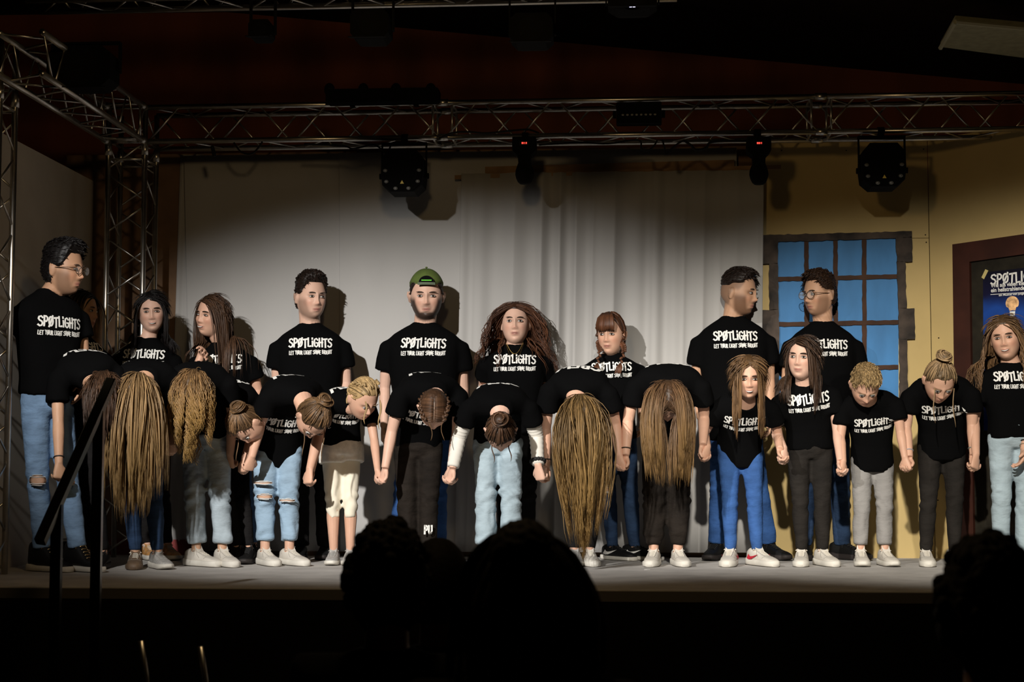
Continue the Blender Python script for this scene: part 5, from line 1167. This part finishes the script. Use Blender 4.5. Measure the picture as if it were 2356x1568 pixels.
def white_sleeves(c):
    for i in (0, 1):
        a, e, w_ = c['S'][i], c['EL'][i], c['WR'][i]; q = MB(); P = []; Rr = []
        for j in range(40):
            t = j / 39; p = (a.lerp(e, .45 + .55 * t * 2) if t < .5 else e.lerp(w_, (t - .5) * 1.9)); P.append(p); Rr.append((.050 - .013 * t) * c['k'] * (1 + .045 * math.sin(j * 1.9)))
        q.tube(P, Rr, 14); s = wpart('white_sleeve', q, mat('white_ribbed_knit', (.72, .69, .62), .9, noise=.05), c['root'], True); s['label'] = 'gathered white undershirt sleeve'
    q = MB(); w_, e = c['WR'][1], c['EL'][1]; T = (e - w_).normalized(); u = T.orthogonal().normalized(); v = T.cross(u); cc = w_ + T * .03
    for a in np.linspace(0, 6.2832, 14, endpoint=False): q.ell(cc + u * (.036 * math.cos(a)) + v * (.036 * math.sin(a)), .0125, None, None, 8, 6)
    wpart('scrunchie', q, M_KLACE, c['root'], True); band(c, 0, (.03, .08, .2), .031, 'bracelet', .003, .012)
person('girl bowing in white undersleeves and pale wide jeans', 9.66, (1118, 1178), (1145, 1000, .1), (1150, 940, -.34), (1152, 990, -.42), ((1034, 1105, -.22), (1243, 1100, -.22)), arch=(1146, 892, -.08),
    look=(0, 86, 0), hs=.98, sw=.165, k=.95, female=True, skin='pale', eyes=False, hairfn=bun_hair(BRN, (0, .055, .118), (0, .35, .9), .048, (((.05, -.06, .0), .10, .008), ((-.04, -.07, .02), .1, .008)), seed=33), trousers=('wide', .12, J_PALE, 'pale blue wide jeans'), shoes='white', text=None, handpose=('claspb', 'clasp'), extras=white_sleeves, voxel=.006, crew=.66)
person('girl bowing with golden hair hanging almost to the floor', 9.70, (1322, 1356), (1345, 995, .1), (1326, 908, -.30), (1335, 948, -.42), ((1256, 1102, -.16), (1430, 1078, -.2)), arch=(1340, 838, -.08),
    look=(8, 112, 0), hs=1.02, sw=.17, k=.97, female=True, skin='fair', eyes=False, hairfn=long_hair((.18, .108, .042), .70, 1050, seed=24, faceclear=0, grav=.36, combx=.06, combz=.3, combback=-.4, curl=.006, curlf=3, width=.0038, tipcol=(.32, .19, .06), lenvar=.45, gather=.5, var=.65, clump=.6, nclump=30, liftmax=.16), trousers=('skinny', .1, T_BLACK, 'black trousers'), shoes=('grey', 'white'), fyaw=(0, 5), text=None, handpose=('claspb', 'clasp'), voxel=.006, extras=lambda c: band(c, 0, (.02, .015, .01), .03))
person('girl bowing with long straight brown hair and baggy black trousers', 9.68, (1504, 1560), (1535, 995, .1), (1538, 888, -.26), (1536, 918, -.34), ((1436, 1076, -.2), (1618, 1052, -.2)), arch=(1538, 844, -.05),
    look=(-2, 78, 0), hs=1.02, sw=.19, k=.97, female=True, skin='fair', eyes=False, hairfn=long_hair((.105, .055, .027), .46, 900, seed=25, faceclear=.008, gather=.22, grav=.36, combx=.22, combz=.2, combback=-.3, width=.0038, tipcol=(.24, .14, .05)), trousers=('cuffed', .12, T_BROWNISH, 'baggy dark cuffed trousers'), shoes='white', fyaw=(-12, 6), text=.5, handpose=('claspb', 'claspb'), voxel=.006, extras=lambda c: band(c, 0, (.03, .02, .01), .03))
person('girl in blue skinny jeans smiling up under straight light brown hair', 9.68, (1680, 1742), (1702, 1010, .1), (1716, 925, -.16), (1722, 862, -.26), ((1622, 1052, -.2), (1800, 1058, -.2)), arch=(1705, 935, .03),
    look=(-4, 14, 0), hs=.97, sw=.155, k=.88, female=True, skin='fair', smile=.6, hairfn=long_hair((.145, .078, .032), .34, 800, seed=26, part=.004, faceclear=.040, nlift=.0, liftmax=.06, g0=.9, grav=.6, combback=.1, width=.0038), trousers=('skinny', .09, J_BLUE, 'blue skinny jeans'), shoes='white_red', fyaw=(-14, 22), shoek=1.05, text=.68, drape=.10, crew=False, handpose=('clasp', 'claspb'), browcol=(.09, .05, .03))
person('girl with dark brown hair looking left in black ripped jeans', 9.68, (1844, 1892), (1862, 1012, .06), (1852, 882, -.04), (1846, 818, -.10), ((1806, 1056, -.18), (1936, 1086, -.18)), arch=(1860, 950, .05),
    look=(-26, 2, 4), hs=1.0, sw=.16, k=.9, female=True, skin='pale', hairfn=long_hair((.05, .026, .014), .30, 800, seed=27, part=-.02, faceclear=.045, nlift=.0, g0=.8, grav=.5, combback=.15), trousers=('skinny', .09, T_CHAR, 'black ripped jeans'), shoes='white', fyaw=(-12, 12), text=.78, crew=False, handpose=('clasp', 'claspb'), lids=.2)
person('blond boy bowing in grey trousers and white running shoes', 9.68, (1980, 2036), (2006, 1040, .06), (1998, 918, -.14), (1991, 882, -.24), ((1940, 1086, -.18), (2086, 1078, -.18)), arch=(2004, 930, .03),
    look=(-2, 50, 0), hs=.95, sw=.15, k=.82, skin='fair', hairfn=cap_only((.30, .20, .09), .014, tuft=.034, comb=(0, -1, -.2), ntuft=800, front=.072, side=.01, sidek=.5, rough=.0035, seed=9), trousers=('straight', .12, T_GREY, 'grey trousers'), shoes='run', fyaw=(-8, 4), shoek=.98, text=.50, drape=.06, handpose=('clasp', 'clasp'), browcol=(.2, .12, .06))
person('fair girl bowing with a high bun and dark leggings', 9.68, (2130, 2196), (2166, 1012, .08), (2164, 898, -.20), (2162, 872, -.28), ((2092, 1078, -.18), (2240, 1074, -.18)), arch=(2165, 885, .03),
    look=(2, 48, 0), hs=1.0, sw=.175, k=.92, female=True, skin='fair', hairfn=bun_hair((.25, .165, .085), (0, .03, .155), (0, .1, 1), .042, (((.05, -.085, .03), .22, .006), ((-.055, -.08, .03), .2, .006)), seed=34), trousers=('skinny', .08, T_CHAR, 'dark leggings'), shoes='white', fyaw=(-10, 8), text=.60, handpose=('claspb', 'claspb'), drape=.05, extras=lambda c: (band(c, 0, (.3, .3, .34), .028), band(c, 1, (.2, .22, .2), .029)), browcol=(.2, .12, .06))
person('laughing girl with long wavy hair at the right edge', 9.6, (2302, 2356), (2330, 985, 0), (2326, 838, 0), (2313, 772, -.04), ((2243, 1074, -.15), (2350, 1060, -.14)),
    look=(-24, 6, -6), hs=1.02, sw=.17, k=.94, female=True, skin='fair', smile=.95, hairfn=long_hair((.15, .082, .036), .46, 750, seed=28, part=.0, faceclear=.050, curl=.011, curlf=6, nlift=.0, g0=.7, grav=.45), trousers=('straight', .08, J_PALE, 'pale blue jeans'), shoes='white', text=.75, crew=False, handpose=('clasp', 'relax'), extras=lambda c: (band(c, 1, (.01, .01, .01), .031, 'bracelet', .004, .05), band(c, 1, (.25, .2, .12), .029, 'bracelet', .002, .025)), browcol=(.09, .05, .03))
# ================================================================== audience in the dark foreground
def spectator(label, px, py_top, wpx, d, hair, seed=0, shirt=(.004, .004, .005)):
    hs = wpx / FPX * d / .175; top = W(px, py_top, d); hd = top - UP * (.135 * hs); seat = HALL + .46
    base = Vector((hd.x, hd.y + .05, HALL)); root = empty('person', base, label, 'person')
    HM = Matrix.Translation(hd) @ (RZ @ Matrix.Rotation(math.pi, 3, 'Z')).to_4x4() @ Matrix.Scale(hs, 4); H = lambda x, y, z: HM @ Vector((x, y, z))
    mb = MB(); grid_mesh(mb, head_points(), HM)
    for s in (-1, 1): mb.ell(H(s * .078, .012, -.008), .012, .02, .03)
    nk = hd - UP * .17 + Vector((0, -.01, 0)); hip = Vector((hd.x, hd.y - .06, seat + .12))
    mb.tube([hd - UP * .05, nk, nk - UP * .06], [.055, .058, .08], 12)
    mb.tube([nk - UP * .1, nk.lerp(hip, .5), hip], [.09, .1, .1], 12)
    hands = []
    for s in (-1, 1):
        sh = nk - UP * .07 + RGT * s * .18; el = sh - UP * .27 + RGT * s * .04 + FWD * .05; wr = el + FWD * .22 - UP * .02 - RGT * s * .08; kn = hip + FWD * .45 + RGT * s * .1 + UP * .02; an = Vector((kn.x, kn.y - .02, HALL + .09))
        mb.tube([nk - UP * .07, sh, sh.lerp(el, .5), el, el.lerp(wr, .5), wr], [.06, .052, .045, .04, .036, .027], 10)
        hand_shapes(mb, wr, FWD - UP * .2, -UP, s, .95, (25, 30, 20), .1)
        mb.tube([hip, hip.lerp(kn, .5), kn, kn.lerp(an, .4), an, an - UP * .05], [.07, .065, .05, .05, .035, .035], 10)
        put_shoe(root, 'black', Vector((an.x, an.y, HALL)) - base, math.pi, 1.0)
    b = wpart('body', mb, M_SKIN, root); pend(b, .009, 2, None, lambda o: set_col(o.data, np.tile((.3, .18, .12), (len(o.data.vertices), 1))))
    sm = MB(); R = lambda c, a, b_: [c + RGT * (a * math.cos(6.2832 * i / 20)) + FWD * (b_ * math.sin(6.2832 * i / 20)) for i in range(20)]
    sm.loft([R(hip - UP * .1, .18, .14), R(hip.lerp(nk, .4), .18, .13), R(nk - UP * .14, .2, .12), R(nk - UP * .05, .16, .085), R(nk + UP * .0, .08, .065)])
    for s in (-1, 1): sh = nk - UP * .07 + RGT * s * .18; el = sh - UP * .27 + RGT * s * .04 + FWD * .05; sm.tube([nk - UP * .09 + RGT * s * .09, sh, sh.lerp(el, .5), el], [.08, .08, .075, .065], 12)
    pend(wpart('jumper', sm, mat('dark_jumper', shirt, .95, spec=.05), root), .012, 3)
    tm = MB()
    tm.ell(hip - UP * .02, .18, .16, .11)
    for s in (-1, 1): kn = hip + FWD * .45 + RGT * s * .1 + UP * .02; an = Vector((kn.x, kn.y - .02, HALL + .11)); tm.tube([hip + RGT * s * .09, hip.lerp(kn, .6) + RGT * s * .04, kn, kn.lerp(an, .5), an], [.095, .085, .07, .062, .055], 12)
    pend(wpart('trousers', tm, mat('dark_trousers', (.006, .006, .008), .9, spec=.05), root), .012, 2)
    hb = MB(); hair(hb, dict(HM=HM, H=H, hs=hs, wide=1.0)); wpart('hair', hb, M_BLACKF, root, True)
    return hip
def chair(hip, label):
    seat = HALL + .46; c = Vector((hip.x, hip.y, HALL)); t = empty('chair', c, label, 'chair', 'audience chairs'); ms = mat('dark_seat_pad', (.006, .005, .005), .9, spec=.05)
    P = lambda x, y, z: c + RGT * x + FWD * y + UP * z
    wpart('seat', MB().prism([P(-.21, -.18, .44), P(.21, -.18, .44), P(.2, .24, .45), P(-.2, .24, .45)], UP * .03), ms, t)
    wpart('backrest', MB().prism([P(-.2, -.22, .55), P(.2, -.22, .55), P(.19, -.27, .86), P(-.19, -.27, .86)], FWD * .025), ms, t)
    for s in (-1, 1):
        wpart('leg', MB().tube([P(s * .2, .22, .44), P(s * .2, .25, 0)], .011, 8), M_ALU, t, True); wpart('leg', MB().tube([P(s * .2, -.28, .88), P(s * .2, -.2, .46), P(s * .2, -.25, 0)], .011, 8), M_ALU, t, True)
cur = lambda th, seed, r: (lambda mb, c: grid_mesh(mb, head_points(hairth=cap_hair(th, front=.07, side=.0, back=-.09, sidek=.8, rough=r, seed=seed)), c['HM']))
def curly_head(mb, c):
    rs = np.random.RandomState(3); grid_mesh(mb, head_points(hairth=cap_hair(.02, front=.07, side=.0, back=-.11, sidek=.9, rough=.004, seed=3)), c['HM'])
    for i in range(110):
        v = rs.normal(size=3); v /= np.linalg.norm(v)
        if v[2] < -.5 or (v[1] < -.5 and v[2] < .3): continue
        p = v * [.092, .115, .135]; mb.ell(c['H'](*p), .02 * c['hs'] * rs.uniform(.6, 1.1), None, None, 7, 5)
def long_back(mb, c):
    grid_mesh(mb, head_points(hairth=cap_hair(.02, front=.07, side=-.1, back=-.115, sidek=.9, rough=.002, seed=5)), c['HM'])
    locks(mb, c['HM'], c['hs'], 120, .34, (.02, .012, .008), seed=40, faceclear=0, width=.014); mb.c.clear()
h1 = spectator('spectator with rough curly hair in front of the stage, left of three', 893, 1198, 172, 4.25, curly_head, 1); chair(h1, 'dark audience chair under the curly haired spectator')
h2 = spectator('spectator with a low smooth head between two taller ones', 1008, 1238, 146, 5.1, cur(.016, 2, .001), 2); chair(h2, 'dark audience chair under the low smooth-haired spectator')
h3 = spectator('spectator with a large round head in front of the stage middle', 1203, 1200, 192, 3.4, long_back, 3); chair(h3, 'dark audience chair under the round-headed spectator')
h4 = spectator('spectator with bushy hair at the bottom right corner', 2275, 1232, 212, 3.3, curly_head, 4); chair(h4, 'dark audience chair at the bottom right corner')
ch = W(398, 1480, 5.15); c0 = Vector((ch.x, ch.y, HALL)); t = empty('chair', c0, 'empty dark chair with pale metal tubes at the lower left', 'chair', 'audience chairs')
P_ = lambda x, y, z: c0 + RGT * x + FWD * y + UP * z; ms = mat('dark_seat_pad', (.006, .005, .005), .9, spec=.05)
wpart('seat', MB().prism([P_(-.2, -.02, .44), P_(.2, -.02, .44), P_(.19, .38, .45), P_(-.19, .38, .45)], UP * .03), ms, t)
wpart('backrest', MB().prism([P_(-.2, -.03, .55), P_(.2, -.03, .55), P_(.19, -.05, .80), P_(-.19, -.05, .80)], FWD * .025), ms, t)
for (px, py) in ((324, 1474), (461, 1487)):
    q = W(px, py, 5.08); wpart('back_tube', MB().tube([q, q + RGT * .018 - UP * .11, q + RGT * .03 - UP * .5], .009, 8), M_ALU, t, True)
for sx_ in (-1, 1):
    for y_ in (0, .36): wpart('leg', MB().tube([P_(sx_ * .18, y_, .44), P_(sx_ * .19, y_ * 1.05, 0)], .011, 8), M_ALU, t, True)
bake_all()
